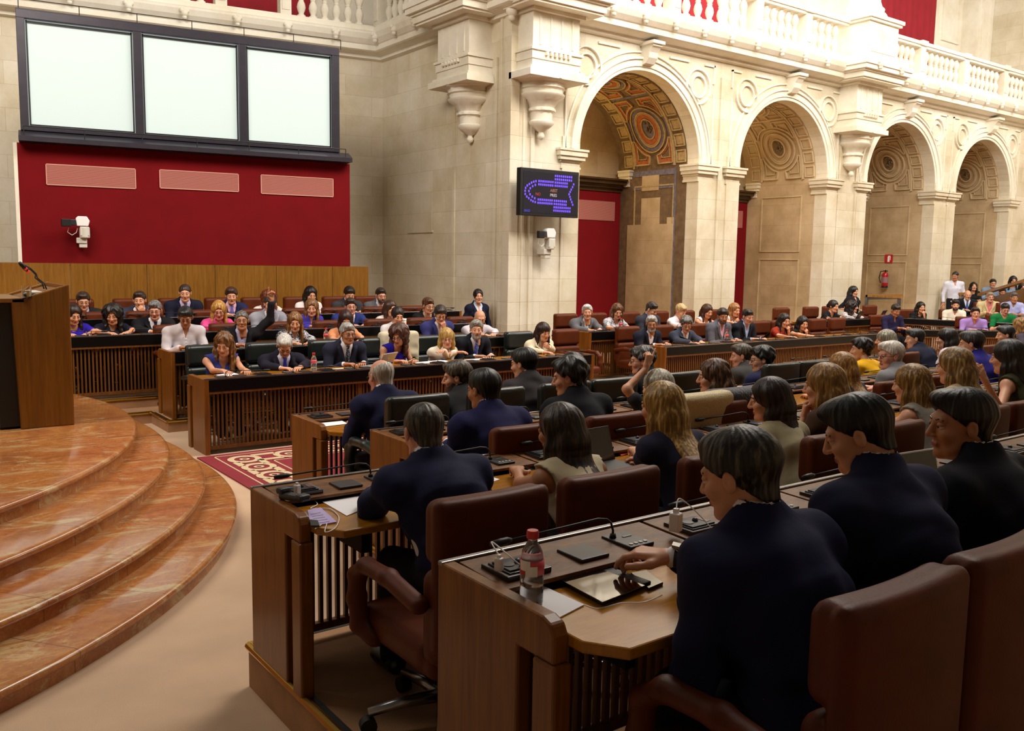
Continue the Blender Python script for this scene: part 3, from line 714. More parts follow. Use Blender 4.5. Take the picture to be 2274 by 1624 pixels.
# ---- remote cameras, display, extinguisher, sign ---------------------------------
def ptz(loc, rz, label, sc=1.):
    r = empty('remote_camera', loc, rz, label, 'camera', 'remote controlled cameras on the walls'); r.scale = (sc, sc, sc)
    m = MB(); m.cbox((0, -.10, -.22), (.17, .22, .10)); m.cbox((.02, -.12, -.30), (.13, .14, .09)); m.build('wall_bracket', GREYP, r, bevel=.012)
    m = MB(); m.lathe([(.075, -.18), (.085, -.16), (.085, .0), (.07, .02)], (.05, -.2, 0), 20); m.cbox((.05, -.2, -.06), (.15, .15, .16)); m.build('pan_head', GREYP, r, bevel=.012)
    m = MB(); m.prism([(-.10, .03), (.10, .03), (.13, .12), (.08, .2), (-.08, .2), (-.12, .16)], lambda p, q, a: (.02+p*.9, a, q), -.28, -.14); m.build('camera_housing', WHITEP, r, bevel=.012)
    m = MB(); m.cbox((-.15, -.24, .09), (.14, .11, .10), rz=.3); m.lathe([(.05, 0), (.05, .05)], (-.15, -.24, .07), 16); m.build('camera_body', CHAR, r, bevel=.008)
    m = MB(); m.cbox((-.24, -.30, .08), (.15, .07, .13), rz=.2); m.build('lens_hood', BLACKM, r, bevel=.01)
    m = MB(); m.tube([(-.2, -.2, .0), (-.22, -.2, -.08), (-.15, -.2, -.13), (-.08, -.2, -.08), (-.06, -.2, .0)], .006, 6); m.build('cable', WHITEP, r)
p = wb(.90, .0, 2.39); ptz(p, -R(9.4), 'white remote camera on the red velvet wall', .85)
ptz((10.25, YW-.03, 2.40), 0, 'white remote camera on the pier below the voting display')
root = empty('voting_display', (10.1, YW-.28, 3.2), 0, 'large black wall display showing rows of violet seat markers', 'screen')
X0, X1, Z0, Z1, YD = 9.47, 10.80, 2.80, 3.62, YW-.42
m = MB(); m.box((X0, YD, Z0), (X1, YD+.12, Z1)); m.build('housing', BLACKM, root, world=True, bevel=.01)
m = MB(); m.box((X0+.25, YD+.12, 3.0), (X1-.25, YW, 3.3)); m.build('wall_mount', BLACKM, root, world=True)
SCRN = mat('display_panel', '#201f26', .25, emit=('#2a2a33', .25)); m = MB(); m.box((X0+.06, YD-.004, Z0+.05), (X1-.05, YD, Z1-.06)); m.build('screen', SCRN, root, world=True)
VIO = mat('violet_marker', '#5a3be0', .5, emit=('#5f42ea', 1.0)); m = MB()
def mk(u, v, s=.022):
    x = X0+.06+u*(X1-X0-.11); z = Z1-.06-v*(Z1-Z0-.11); m.box((x-s/2, YD-.007, z-s*.62), (x+s/2, YD-.004, z+s*.62))
def ipt(zx, zy):   # display picture coordinates from its four corners
    u = (zx-228)/(1205-228); top = 150+u*78; bot = 905+u*40; return u, (zy-top)/(bot-top)
for (xa, ya, xb, yb, n) in ((800, 237, 1098, 259, 9), (798, 297, 1095, 320, 9), (502, 332, 752, 350, 8), (797, 357, 1015, 373, 7), (500, 393, 750, 412, 8), (797, 415, 1015, 432, 7), (495, 668, 745, 683, 8), (790, 686, 1006, 700, 7), (492, 728, 742, 742, 8), (788, 745, 1003, 759, 7), (785, 806, 1080, 822, 9), (783, 865, 1078, 880, 9)):
    for q in range(n): mk(*ipt(xa+(xb-xa)*q/(n-1), ya+(yb-ya)*q/(n-1)), .03)
for zx, zy in ((447, 336), (408, 346), (370, 364), (332, 390), (295, 417), (267, 460), (259, 514), (262, 570), (290, 618), (325, 648), (365, 682), (400, 703), (440, 716), (437, 404), (390, 428), (348, 465), (325, 518), (345, 576), (385, 618), (431, 647), (1141, 387), (1121, 437), (1096, 481), (1077, 524), (1058, 568), (1075, 614), (1091, 661), (1112, 708), (1131, 756)): mk(*ipt(zx, zy), .03)
m.build('seat_markers', VIO, root, world=True)
def text(s, size, mats, parent, loc, rot, name, ext=.001):
    c = bpy.data.curves.new(name, 'FONT'); c.body = s; c.size = size; c.extrude = ext; o = bpy.data.objects.new(name, c); COL.objects.link(o)
    dg = bpy.context.evaluated_depsgraph_get(); me = bpy.data.meshes.new_from_object(o.evaluated_get(dg)); bpy.data.objects.remove(o)
    me.materials.clear(); me.materials.append(mats); o = bpy.data.objects.new(name, me); COL.objects.link(o)
    if parent: o.parent = parent; o.location = Vector(loc)-parent.location
    else: o.location = loc
    o.rotation_euler = rot; return o
def stext(s, zx, zy, sz, col, name):
    u, v = ipt(zx, zy); x = X0+.06+u*(X1-X0-.11); z = Z1-.06-v*(Z1-Z0-.11)
    text(s, sz, mat('glow_'+col[1:], col, .5, emit=(col, .8)), root, (x, YD-.007, z), (R(90), 0, 0), name)
stext('ABST', 706, 527, .075, '#8a5b41', 'abstention_caption'); stext('PRES', 704, 612, .075, '#9a8f96', 'present_caption'); stext('NO', 442, 592, .07, '#8d2c2c', 'no_caption'); stext('00:03', 245, 893, .06, '#3d3aa8', 'clock_digits')
# extinguisher + sign on the third niche's jamb
xj = 22.2+1.62-.02
root = empty('fire_extinguisher', (xj-.10, 14.2, 1.42), 0, 'red fire extinguisher hanging on the third arch wall', 'extinguisher')
REDP = mat('red_enamel', '#a3101c', .25)
m = MB(); m.lathe([(.0, 0), (.075, .0), (.085, .03), (.085, .36), (.06, .42), (.03, .44)], (xj-.10, 14.2, 1.42), 20); m.build('cylinder_body', REDP, root, smooth=True, auto=40, world=True)
m = MB(); m.lathe([(.087, .0), (.087, .05)], (xj-.10, 14.2, 1.42), 20); m.build('base_ring', BLACKM, root, world=True)
m = MB(); m.lathe([(.0865, .14), (.0865, .30)], (xj-.10, 14.2, 1.42), 20); m.build('instruction_label', mat('extinguisher_label', '#8d6a70', .5), root, world=True)
m = MB(); m.cbox((xj-.10, 14.2, 1.89), (.05, .12, .03)); m.lathe([(.02, .44), (.02, .5)], (xj-.10, 14.2, 1.42), 10); m.build('valve_handle', BLACKM, root, world=True)
m = MB(); m.tube([(xj-.12, 14.2, 1.89), (xj-.14, 14.32, 1.88), (xj-.14, 14.36, 1.7), (xj-.13, 14.31, 1.55)], .014, 8); m.build('hose', BLACKM, root, world=True)
root = empty('extinguisher_sign', (xj, 14.2, 2.2), 0, 'small red square sign with a white extinguisher symbol', 'sign')
m = MB(); m.box((xj-.012, 14.06, 2.12), (xj-.002, 14.30, 2.36)); m.build('sign_plate', mat('sign_red', '#b5161c', .5), root, world=True)
m = MB(); m.box((xj-.015, 14.15, 2.15), (xj-.012, 14.21, 2.30)); m.box((xj-.015, 14.13, 2.30), (xj-.012, 14.20, 2.325)); m.box((xj-.015, 14.12, 2.2), (xj-.012, 14.135, 2.30)); m.build('extinguisher_symbol', WHITEP, root, world=True)
# ================================================================== FLOOR FURNITURE
# ---- marble platform with round steps
root = empty('marble_platform', (-1.9, 8.0, 0), 0, 'polished orange marble platform with four round steps at the left', 'platform')
HS = .125
for k, (cx, cy, r) in enumerate(((-1.907, 8.023, 4.446), (-1.828, 8.261, 4.215), (-2.265, 8.816, 4.523), (-2.281, 9.235, 4.389))):
    z = k*HS; m = MB()
    prof = [(r-.035, 0 if k else 0), (r-.035, HS*.52), (r-.012, HS*.62), (r, HS*.74), (r, HS*.86), (r-.012, HS*.96), (r-.03, HS), (r-.75, HS), (1.2, HS), (0, HS)]
    m.lathe(prof, n=160); o = m.build('step', MARBLE, root, smooth=True, auto=50); o.location = (cx+1.9, cy-8.0, z)
# ---- rug
RG = (2.72, 8.9)
root = empty('rug', (3.9, 7.5, 0), 0, 'red rug with a cream interlaced border in front of the long bench', 'rug')
x0, x1, y1, y0 = 2.70, 9.2, 8.86, 6.75
m = MB(); m.box((x0, y0, 0), (x1, y1, .012)); m.build('pile_field', RUGR, root, world=True)
m = MB()
zt = .016
def band(xa, ya, xb, yb, w):   # thin cream line
    m.box((min(xa, xb)-w/2, min(ya, yb)-w/2, .01), (max(xa, xb)+w/2, max(ya, yb)+w/2, zt))
bi = .14; bo = .58
band(x0+bi, y1-.10, x1, y1-.10, .015); band(x0+bi, y1-.10, x0+bi, y0, .015); band(x0+bo, y1-bo+.04, x1, y1-bo+.04, .015); band(x0+bo, y1-bo+.04, x0+bo, y0, .015)
def ringf(cx, cy, r0, r1):
    n = 20; V = []
    for q in range(n):
        a = 2*math.pi*q/n; V += [(cx+r0*math.cos(a), cy+r0*math.sin(a), zt), (cx+r1*math.cos(a), cy+r1*math.sin(a), zt)]
    m.add(V, [(2*q, 2*q+1, (2*q+3) % (2*n), (2*q+2) % (2*n)) for q in range(n)])
for q in range(5): cy = y1-.34-q*.385; ringf(x0+.36, cy, .10, .165); ringf(x0+.36, cy, .025, .05)
for q in range(12): cx = x0+.36+(q+1)*.47; ringf(cx, y1-.33, .10, .165); ringf(cx, y1-.33, .025, .05)
for q in range(5):
    cy = y1-.34-q*.385-.19
    for s in (-1, 1): m.box((x0+.36+s*.12-.035, cy-.09, .01), (x0+.36+s*.12+.035, cy+.09, zt))
for q in range(12):
    cx = x0+.36+(q+.5)*.47
    for s in (-1, 1): m.box((cx-.12, y1-.33+s*.12-.035, .01), (cx+.12, y1-.33+s*.12+.035, zt))
m.build('cream_border', RUGC, root, world=True)

# ---- stepped seating tiers with brass nosing
def tier(name, poly, z0, z1, edge, label):
    r = empty(name, (poly[0][0], poly[0][1], 0), 0, label, 'platform', 'carpeted seating tiers')
    m = MB(); m.prism(poly, lambda p, q, a: (p, q, a), z0, z1); m.build('carpeted_body', CARPET_D, r, world=True)
    m = MB(); m2 = MB()
    for a, b in zip(edge[:-1], edge[1:]):
        m.tube([(a[0], a[1], z1), (b[0], b[1], z1)], .019, 8)
        d = Vector((b[0]-a[0], b[1]-a[1], 0)).normalized(); nn = Vector((d.y, -d.x, 0))*.05; cc = Vector((sum(p[0] for p in poly)/len(poly)-a[0], sum(p[1] for p in poly)/len(poly)-a[1], 0)); nn = -nn if cc.dot(nn) > 0 else nn; o_ = -nn.normalized()*.014
        m2.add([(a[0]-nn.x, a[1]-nn.y, z1+.002), (b[0]-nn.x, b[1]-nn.y, z1+.002), (b[0]+o_.x, b[1]+o_.y, z1+.002), (a[0]+o_.x, a[1]+o_.y, z1+.002)], [(0, 1, 2, 3)])
    m.build('brass_nosing', BRASS, r, world=True); m2.build('rubber_tread', BLACKM, r, world=True)
T2, T3, T4 = .12, .20, .33
tier('seating_tier', [(2.66, 5.28), (2.66, 3.95), (14, 3.95), (14, 5.28)], 0, T2, [(2.66, 3.95), (2.66, 5.28), (14, 5.28)], 'low carpeted tier under the second row of near desks')
tier('seating_tier', [(1.41, 3.92), (1.41, 2.26), (14, 2.26), (14, 3.92)], 0, T3, [(1.41, 2.26), (1.41, 3.92), (14, 3.92)], 'brass edged carpeted tier at the bottom under the nearest end desk')
tier('seating_tier', [(1.38, 2.26), (1.38, -6), (14, -6), (14, 2.26)], 0, T4, [(1.38, -1), (1.38, 2.26), (14, 2.26)], 'carpeted tier under the nearest right hand desks')
N2, N3, N4 = .13, .25, .37
tier('seating_tier', [(2.84, 10.35), (9.4, 10.35), (18.9, 10.35), (18.9, 12.0), (20.3, 12.0), (20.3, 12.96), (XC-.05, 12.96), (XC-.05, 14), (1.78, 14), (1.78, 11.05), (2.84, 11.05)], 0, N2, [(1.8, 11.05), (2.84, 11.05), (2.84, 10.35), (18.9, 10.35)], 'brass edged tier behind the long front bench')
tier('seating_tier', [(1.74, 11.48), (8.9, 11.48), (8.9, 14), (1.74, 14)], N2, N3, [(1.74, 11.48), (8.9, 11.48)], 'third tier of the far seats in front of the red wall')
tier('seating_tier', [(1.70, 12.66), (8.5, 12.66), (8.5, 14), (1.70, 14)], N3, N4, [(1.7, 12.66), (8.5, 12.66)], 'top tier of the far seats before the wood panelling')

# ---- desks: local frame: people sit at -y facing +y, front face at y=0
def desk(loc, rz, Lx, tierz, seats, label, ends=(1, 1), equip=True, body=None, dense=True, name='bench_desk', group='long legislators desks'):
    r = empty(name, (loc[0], loc[1], tierz), rz, label, 'desk', group)
    HP = .775
    for side in (0, 1):
        if not ends[side]: continue
        xa = 0 if side == 0 else Lx-.05; m = MB()
        pr = [(0, 0), (0, HP), (-.50, HP), (-.535, HP-.012), (-.55, HP-.04), (-.55, .66), (-.40, .66), (-.40, 0)]
        m.prism([(-p, q) for p, q in pr], lambda p, q, a: (a, -p, q), xa, xa+.05)
        m.prism([(.47, 0), (.56, 0), (.56, .66), (.47, .66)], lambda p, q, a: (a, -p, q), xa-.005, xa+.055)
        m.build('end_panel', W_DESK, r, bevel=.008)
    m = MB(); m.box((.05, -.03, .645), (Lx-.05, 0, .765)); m.build('black_fascia', BLACK, r)
    m = MB(); n = int((Lx-.12)/(.043 if dense else .06)); st = (Lx-.12)/n
    for q in range(n+1): x = .06+q*st; w = .009 if dense else .012; m.box((x-w, -.05, .07), (x+w, -.028, .63))
    m.box((.05, -.05, .62), (Lx-.05, -.002, .645)); m.box((.05, -.055, .05), (Lx-.05, -.02, .085))
    for q in range(1, max(2, int(Lx/1.6))): x = Lx*q/int(Lx/1.6) if Lx > 3.2 else Lx/2; m.box((x-.025, -.055, .06), (x+.025, -.022, .64))
    m.build('slatted_front', W_SLAT, r)
    m = MB(); m.prism([(-.29, .70), (-.29, .732), (-.69, .732), (-.70, .728), (-.70, .70)], lambda p, q, a: (a, p, q), .05, .055) if False else None
    xa = .05 if ends[0] else 0; xb = Lx-.05 if ends[1] else Lx
    m.prism([(xa, -.28), (xb, -.28), (xb, -.70), (xa+.07, -.70), (xa, -.60)], lambda p, q, a: (p, q, a), .70, .732); m.build('desktop', W_TOP, r, bevel=.006)
    m = MB(); m.box((xa, -.30, .66), (xb, -.03, .725)); m.box((.3, -.5, .55), (.34, -.28, .70)); m.build('black_channel', BLACKM, r)
    m = MB(); m.box((0, -.022, .765), (Lx, 0, .779)); m.build('chrome_edge', CHROME, r, bevel=.003)
    sp = (xb-xa)/seats
    for q in range(seats):
        x0 = xa+q*sp+.008; x1 = xa+(q+1)*sp-.008; xm = (x0+x1)/2
        tz = lambda y: .775+(y+.03)*.05
        m = MB(); m.prism([(-.028, .772), (-.27, .762), (-.27, .748), (-.028, .756)], lambda p, q2, a: (a, p, q2), x0, x1); cp = m.build('console_panel', W_WAL, r, bevel=.002)
        if not equip: 
            if equip is False: continue
        zz = .772
        w = x1-x0
        m = MB(); m.box((x0+.03, -.235, .764), (x0+.19, -.10, .780)); m.box((x0+.045, -.222, .780), (x0+.175, -.113, .784)); sk = m.build('power_socket', mat('gunmetal', '#4a484c', .22, metal=.8), r, bevel=.008)
        m = MB(); m.box((x0+.055, -.212, .784), (x0+.165, -.122, .788)); 
        m.build('socket_insert', BLACKM, sk)
        m = MB(); m.lathe([(0, .788), (.018, .788), (.02, .79)], (x0+.08, -.167, 0), 12); m.sphere((x0+.115, -.167, .79), .011, 8); m.build('knob', CHAR, sk)
        m = MB(); m.box((x0+.140, -.195, .788), (x0+.162, -.14, .7895)); m.build('red_readout', mat('red_readout', '#5c1a28', .3), sk)
        m = MB(); m.box((xm-.065, -.23, .764), (xm+.05, -.11, .776)); m.build('leather_pad', CHAR, r, bevel=.003)
        ux = x0+w*.76; m = MB(); m.box((ux-.05, -.225, .764), (ux+.055, -.085, .776)); cu = m.build('control_unit', CHAR, r, bevel=.003)
        m = MB()
        for k in range(4): m.lathe([(.007, .776), (.007, .779), (0, .779)], (ux-.03+k*.021, -.205, 0), 8)
        m.build('button', GREYP, cu)
        m = MB(); m.box((ux+.0, -.14, .776), (ux+.035, -.13, .778)); m.build('indicator', mat('green_lcd', '#5f6d66', .3), cu)
        m = MB(); px = ux-.03
        m.tube([(px, -.12, .776), (px, -.12, .80), (px-.005, -.115, .825), (px-.02, -.11, .838), (px-.05, -.10, .842), (px-.20, -.085, .832), (px-.40, -.075, .824)], .004, 6); m.lathe([(.012, .776), (.009, .79)], (px, -.12, 0), 10)
        mic = m.build('microphone', BLACKM, r, smooth=True)
        m = MB(); m.tube([(px-.38, -.076, .825), (px-.395, -.075, .8245), (px-.42, -.074, .823), (px-.455, -.072, .822)], [.005, .011, .012, .009], 10); m.build('microphone_head', BLACKM, mic, smooth=True)
    return r
PI = math.pi
desk((2.75, 6.60), 0, 6.2, 0, 9, 'first near row desk, its end beside the red rug')
desk((9.5, 7.02), 0, 2.8, 0, 4, 'short desk at the right end of the first near row', ends=(1, 1))
desk((2.68, 5.15), 0, 7.6, T2, 11, 'second near row desk behind the green chairs')
desk((1.40, 3.84), 0, 8.4, T3, 12, 'third near row desk with its end on the brass edged tier')
desk((1.37, 2.20), 0, 4.7, T4, 6, 'closest desk with a bottle and a tablet on it')
desk((8.01, 8.93), PI, 5.20, 0, 7, 'long government bench with black fascia behind the rug')
desk((7.90, 10.45), PI, 4.98, N2, 7, 'bench desk right behind the long government bench')
desk((7.9, 11.58), PI, 6.1, N3, 8, 'third far bench desk partly behind the lectern')
desk((8.4, 12.76), PI, 6.6, N4, 9, 'topmost far bench desk below the wood panelling')
desk((15.5, 9.2), PI, 5.86, 0, 7, 'long dark fronted bench below the arches, front row')
desk((10.45, 10.55), PI, 1.1, N2, 2, 'short bench block below the painted arch')
desk((14.3, 10.55), PI, 3.1, N2, 4, 'second row bench below the second arch')
desk((18.4, 10.7), PI, 2.8, N2, 4, 'bench with two laptops below the third arch')
desk((20.05, 7.39), PI-.577, 3.6, 0, 5, 'curved end bench in front of the man in the lilac shirt')
desk((20.6, 8.4), 1.86, 3.4, .05, 4, 'raised end bench in front of the man in the white shirt')

# ---- lectern
root = empty('lectern', (1.33, 8.9, .5), 0, 'tall wooden lectern standing on the orange marble platform', 'lectern')
m = MB(); m.prism([(1.13, .5), (1.55, .5), (1.55, 1.74), (1.20, 1.625), (1.10, 1.62)], lambda p, q, a: (p, a, q), 8.55, 8.62); m.build('side_panel', W_LECT, root, world=True, bevel=.01)
m = MB(); m.prism([(1.13, .5), (1.55, .5), (1.55, 1.74), (1.20, 1.625), (1.10, 1.62)], lambda p, q, a: (p, a, q), 9.45, 9.52); m.build('side_panel', W_LECT, root, world=True, bevel=.01)
m = MB(); m.box((1.50, 8.62, .5), (1.55, 9.45, 1.73)); m.build('front_panel', W_LECT, root, world=True)
m = MB(); m.add([(1.19, y, z) for y, z in ((8.62, 1.60), (9.45, 1.60))]+[(1.50, y, 1.70) for y in (9.45, 8.62)], [(0, 1, 2, 3)]); m.prism([(1.20, 1.57), (1.50, 1.68), (1.50, 1.70), (1.20, 1.60)], lambda p, q, a: (p, a, q), 8.62, 9.45); m.build('reading_slope', W_WAL, root, world=True)
m = MB(); m.box((.55, 8.55, 1.585), (1.2, 9.52, 1.62)); m.build('worktop', W_LECT, root, world=True, bevel=.004)
m = MB(); m.box((.98, 8.60, .52), (1.13, 9.45, 1.585)); m.build('inner_carcass', BLACKM, root, world=True)
m = MB(); m.box((.6, 8.62, 1.15), (1.1, 9.4, 1.18)); m.build('shelf', W_LECT, root, world=True)
m = MB(); m.cbox((1.33, 8.95, 1.66), (.10, .42, .012), rx=0); m.build('control_strip', GREYP, root, world=True)
for dy, (tx, ty) in ((0, (52, 592)), (.12, (57, 598))):
    e = at_y(tx, ty, 8.75+dy); m = MB()
    p0 = Vector((1.42, 8.85+dy, 1.685)); p3 = Vector(e)
    pts = [p0, p0+Vector((-.015, 0, .05)), p0+Vector((-.07, -.01, .10))]+[p0.lerp(p3, f)+Vector((0, 0, .05*math.sin(f*math.pi*.9))) for f in (.45, .7, .93)]+[p3]
    m.tube(pts, .006, 7); mc = m.build('microphone', BLACKM, root, world=True, smooth=True)
    m = MB(); d = (p3-p0).normalized(); m.tube([p3-d*.02, p3, p3+d*.03, p3+d*.05], [.012, .017, .018, .012], 10); hd = m.build('microphone_head', BLACKM, root, world=True, smooth=True)
    m = MB(); m.tube([p3-d*.035, p3-d*.02], .014, 10); m.build('red_ring', mat('red_ring', '#c02020', .4, emit=('#d02a2a', .6)), root, world=True)
GLASS = mat('clear_glass', '#ffffff', .02, trans=1.)
WATER = mat('water', '#eef6f6', .02, trans=1.)
def tumbler(loc, label, s=1.):
    r = empty('water_glass', loc, 0, label, 'glass')
    m = MB(); m.lathe([(0, 0), (.033*s, 0), (.036*s, .095*s), (.033*s, .095*s), (.030*s, .012*s), (0, .012*s)], n=24); m.build('tumbler', GLASS, r, smooth=True, auto=40)
    m = MB(); m.lathe([(0, .013*s), (.0295*s, .013*s), (.031*s, .06*s), (0, .06*s)], n=24); m.build('water', WATER, r, smooth=True, auto=40)
tumbler((at_z(64, 664, 1.62)[0], at_z(64, 664, 1.62)[1]+.1, 1.62), 'glass of water on the left edge of the lectern', 1.1)

# ---- wooden guard rail, raked side stand at far right
W_R = wood('rail_wood', '#7c5326', '#a97a3d', .3)
a = at_y(1925, 655, 12.5); b = at_y(1997, 657, 12.5)
root = empty('guard_rail', (float(a[0]), 12.5, 0), 0, 'wood topped steel guard rail below the extinguisher', 'railing')
m = MB(); m.box((a[0]-.05, 12.45, a[2]-.05), (b[0]+.05, 12.55, a[2])); m.box((a[0]-.05, 11.6, a[2]-.05), (a[0]+.05, 12.5, a[2])); m.build('wooden_top', W_R, root, world=True)
m = MB()
for x, y in ((a[0], 12.5), (b[0], 12.5), (a[0], 11.65)): m.box((x-.03, y-.03, 0), (x+.03, y+.03, a[2]-.05))
m.box((a[0], 12.48, a[2]-.12), (b[0], 12.52, a[2]-.05)); m.build('steel_post', mat('brushed_steel', '#77797f', .35, metal=.8), root, world=True)
root = empty('side_stand', (27, 11.5, 0), 0, 'raked wooden gallery stand at the far right', 'stand')
q0 = at_d(2133, 648, 25); q1 = at_d(2180, 655, 25); q2 = at_d(2300, 622, 22.5)
m = MB()
pts = [tuple(at_d(2180, 652, 24.5)), tuple(at_d(2310, 612, 22))]
A, B = Vector(pts[0]), Vector(pts[1]); off = (Vector((B.y-A.y, A.x-B.x, 0))).normalized()*.12
m.add([A, B, B+off, A+off, A-Vector((0, 0, .07)), B-Vector((0, 0, .07)), B+off-Vector((0, 0, .07)), A+off-Vector((0, 0, .07))], [(0, 1, 2, 3), (7, 6, 5, 4), (0, 4, 5, 1), (1, 5, 6, 2), (2, 6, 7, 3), (3, 7, 4, 0)]); m.build('sloping_handrail', W_R, root, world=True)
m = MB(); a2, b2 = A-Vector((0, 0, .22)), B-Vector((0, 0, .22)); o2 = off*.6
m.add([a2, b2, (b2.x, b2.y, 0), (a2.x, a2.y, 0), a2+o2, b2+o2, (b2.x+o2.x, b2.y+o2.y, 0), (a2.x+o2.x, a2.y+o2.y, 0)], [(0, 1, 2, 3), (7, 6, 5, 4), (0, 4, 5, 1), (1, 5, 6, 2), (3, 7, 4, 0)]); m.build('wooden_side', W_LECT, root, world=True)
m = MB(); q0 = Vector(at_d(2133, 650, 24.5)); m.box((q0.x, q0.y-.1, q0.z-.06), (A.x, q0.y+.1, q0.z)); m.box((q0.x+.1, q0.y-.02, 0), (A.x, q0.y+.03, q0.z-.2)); m.build('landing_rail', W_R, root, world=True)

# ---- chairs
def chair_proto(leather, near):
    r = empty('swivel_chair', (0, 0, 0)); h = .011
    s = SDF((-.32, -.45, .40), (.32, -.1, 1.08), h)
    s.rbox((0, -.292, .868), (.240, .052, .118), .045, bend=.35); s.rbox((0, -.286, .560), (.244, .056, .178), .05, bend=.35); s.rbox((0, -.330, .715), (.246, .030, .275), .03, bend=.35)
    V, F = s.mesh(); m0 = mesh_obj('backrest', V, F, leather, r, True)
    s = SDF((-.32, -.32, .30), (.32, .30, .50), h); s.rbox((0, 0, .40), (.25, .26, .065), .05); s.rbox((0, -.22, .38), (.24, .08, .05), .04)
    V, F = s.mesh(); mesh_obj('seat', V, F, leather, r, True)
    for sg in (-1, 1):
        s = SDF((sg*.30-.06, -.34, .32), (sg*.30+.06, .30, .70), .009); x = sg*.275
        P = [(x, -.27, .62), (x, -.05, .655), (x, .12, .65), (x, .19, .60), (x, .20, .50), (x, .17, .40), (x*.9, .10, .36)]
        for a, b in zip(P[:-1], P[1:]): s.cap(a, b, .030, .030, .02, (.8, 1, 1))
        V, F = s.mesh(); ar = mesh_obj('armrest', V, F, leather, r, True)
    m = MB(); m.lathe([(.028, .08), (.028, .34)], n=14); m.lathe([(.05, .30), (.12, .34)], n=14); m.build('gas_column', CHROME, r, smooth=True, auto=40)
    if near:
        for k in range(5):
            a = R(72*k+20); e = (.30*math.cos(a), .30*math.sin(a))
            m = MB(); m.tube([(0, 0, .11), (e[0]*.5, e[1]*.5, .105), (e[0], e[1], .085)], [.028, .024, .018], 8); lg = m.build('base_leg', CHROME, r, smooth=True)
            m = MB(); c, s_ = -math.sin(a), math.cos(a)
            m.sweep([(.032*math.cos(t), .032*math.sin(t)) for t in np.linspace(0, 2*math.pi, 17)[:-1]], [lambda u, v, d=d: (e[0]+c*d+u*math.cos(a), e[1]+s_*d+u*math.sin(a), .034+v) for d in (-.022, .022)]); m.build('caster', BLACKM, lg, smooth=True, auto=40)
    else:
        m = MB()
        for k in range(5): a = R(72*k+20); m.tube([(0, 0, .11), (.3*math.cos(a), .3*math.sin(a), .06)], .024, 6); m.sphere((.3*math.cos(a), .3*math.sin(a), .03), .03, 8)
        m.build('star_base', CHROME, r)
    return r
CH = {('r', 1): chair_proto(LEA_R, 1), ('g', 1): chair_proto(LEA_G, 1), ('r', 0): chair_proto(LEA_R, 0), ('g', 0): chair_proto(LEA_G, 0)}
USED = set()
CHPOS = []
def chair(x, y, z, rz, col, near, label, group, zs=1., vacant=False):
    if vacant:   # an empty chair only where a gap between its neighbours is wide enough
        for dx in (0, .1, -.1, .2, -.2, .28, -.28):
            if all(math.hypot(x+dx-a, y-b) > .52 for a, b in CHPOS): x += dx; break
        else: print('no room for', label); return None
    CHPOS.append((x, y))
    key = (col, near)
    if key in USED: o = copy_tree(CH[key])
    else: o = CH[key]; USED.add(key)
    o.location = (x, y, z); o.rotation_euler = (0, 0, rz); o.scale = (1, 1, zs); tag(o, label, 'chair', group); return o
# ================================================================== PEOPLE
def disp(V, amp, fr, seed=0):   # gentle cloth or strand relief along the radial direction
    r = np.random.RandomState(seed); o = np.zeros(len(V))
    for k in range(5):
        d = r.randn(3); d /= np.linalg.norm(d); o += np.sin(V@d*fr*(.7+.5*k)+r.rand()*6)
    return o*amp/3
def head_mesh(sex, h):
    s = SDF((-.10, -.12, -.19), (.10, .13, .14), h); w = 1. if sex == 'm' else .94
    s.ell((0, -.018, .035), (.074*w, .094, .084), 0); s.ell((0, .022, -.03), (.058*w, .066, .078), .03)
    s.cap((-.028*w, .045, -.085), (.028*w, .045, -.085), .024, k=.03); s.ell((0, .072, -.092), (.021*w, .018, .018), .02)
    s.cap((-.034, .076, .030), (.034, .076, .030), .011 if sex == 'm' else .008, k=.02)
    for g in (-1, 1): s.ell((g*.037, .064, -.022), (.022, .022, .022), .02)
    for g in (-1, 1): s.ell((g*.031, .097, .009), (.015, .012, .010), .012, op='sub')
    s.cap((0, .086, .018), (0, .106, -.022), .008, .0125, .010)
    for g in (-1, 1): s.ell((g*.012, .097, -.026), (.008, .009, .007), .006)
    s.cap((-.018, .087, -.054), (.018, .087, -.054), .0045, k=.006); s.cap((-.014, .086, -.062), (.014, .086, -.062), .0052, k=.006)
    for g in (-1, 1):
        s.ell((g*.079*w, -.006, .0), (.010, .018, .031), .008); s.ell((g*.091*w, -.002, .004), (.008, .010, .018), 0, op='sub')
    s.cap((0, -.03, -.05), (0, -.045, -.19), .052 if sex == 'm' else .044, .058 if sex == 'm' else .047, .03)
    V, F = s.mesh(); c = V[F].mean(1)
    mi = ((np.abs(c[:, 0]) < .024) & (c[:, 2] < -.050) & (c[:, 2] > -.0665) & (c[:, 1] > .086)).astype(int)
    if h < .006: pass
    m = MB()
    for g in (-1, 1):
        m.sphere((g*.030, .076, .009), .0135, 12, 2); m.sphere((g*.030, .0845, .0080), (.0074, .0072, .0074), 10, 3)
        m.sphere((g*.030, .0762, .0125), (.0150, .0142, .0125), 12, 0)
    b = len(V); V = np.r_[V, np.array(m.v)]; F = F.tolist()+[tuple(i+b for i in f) for f in m.f]; mi = np.r_[mi, m.m]
    return V, F, mi
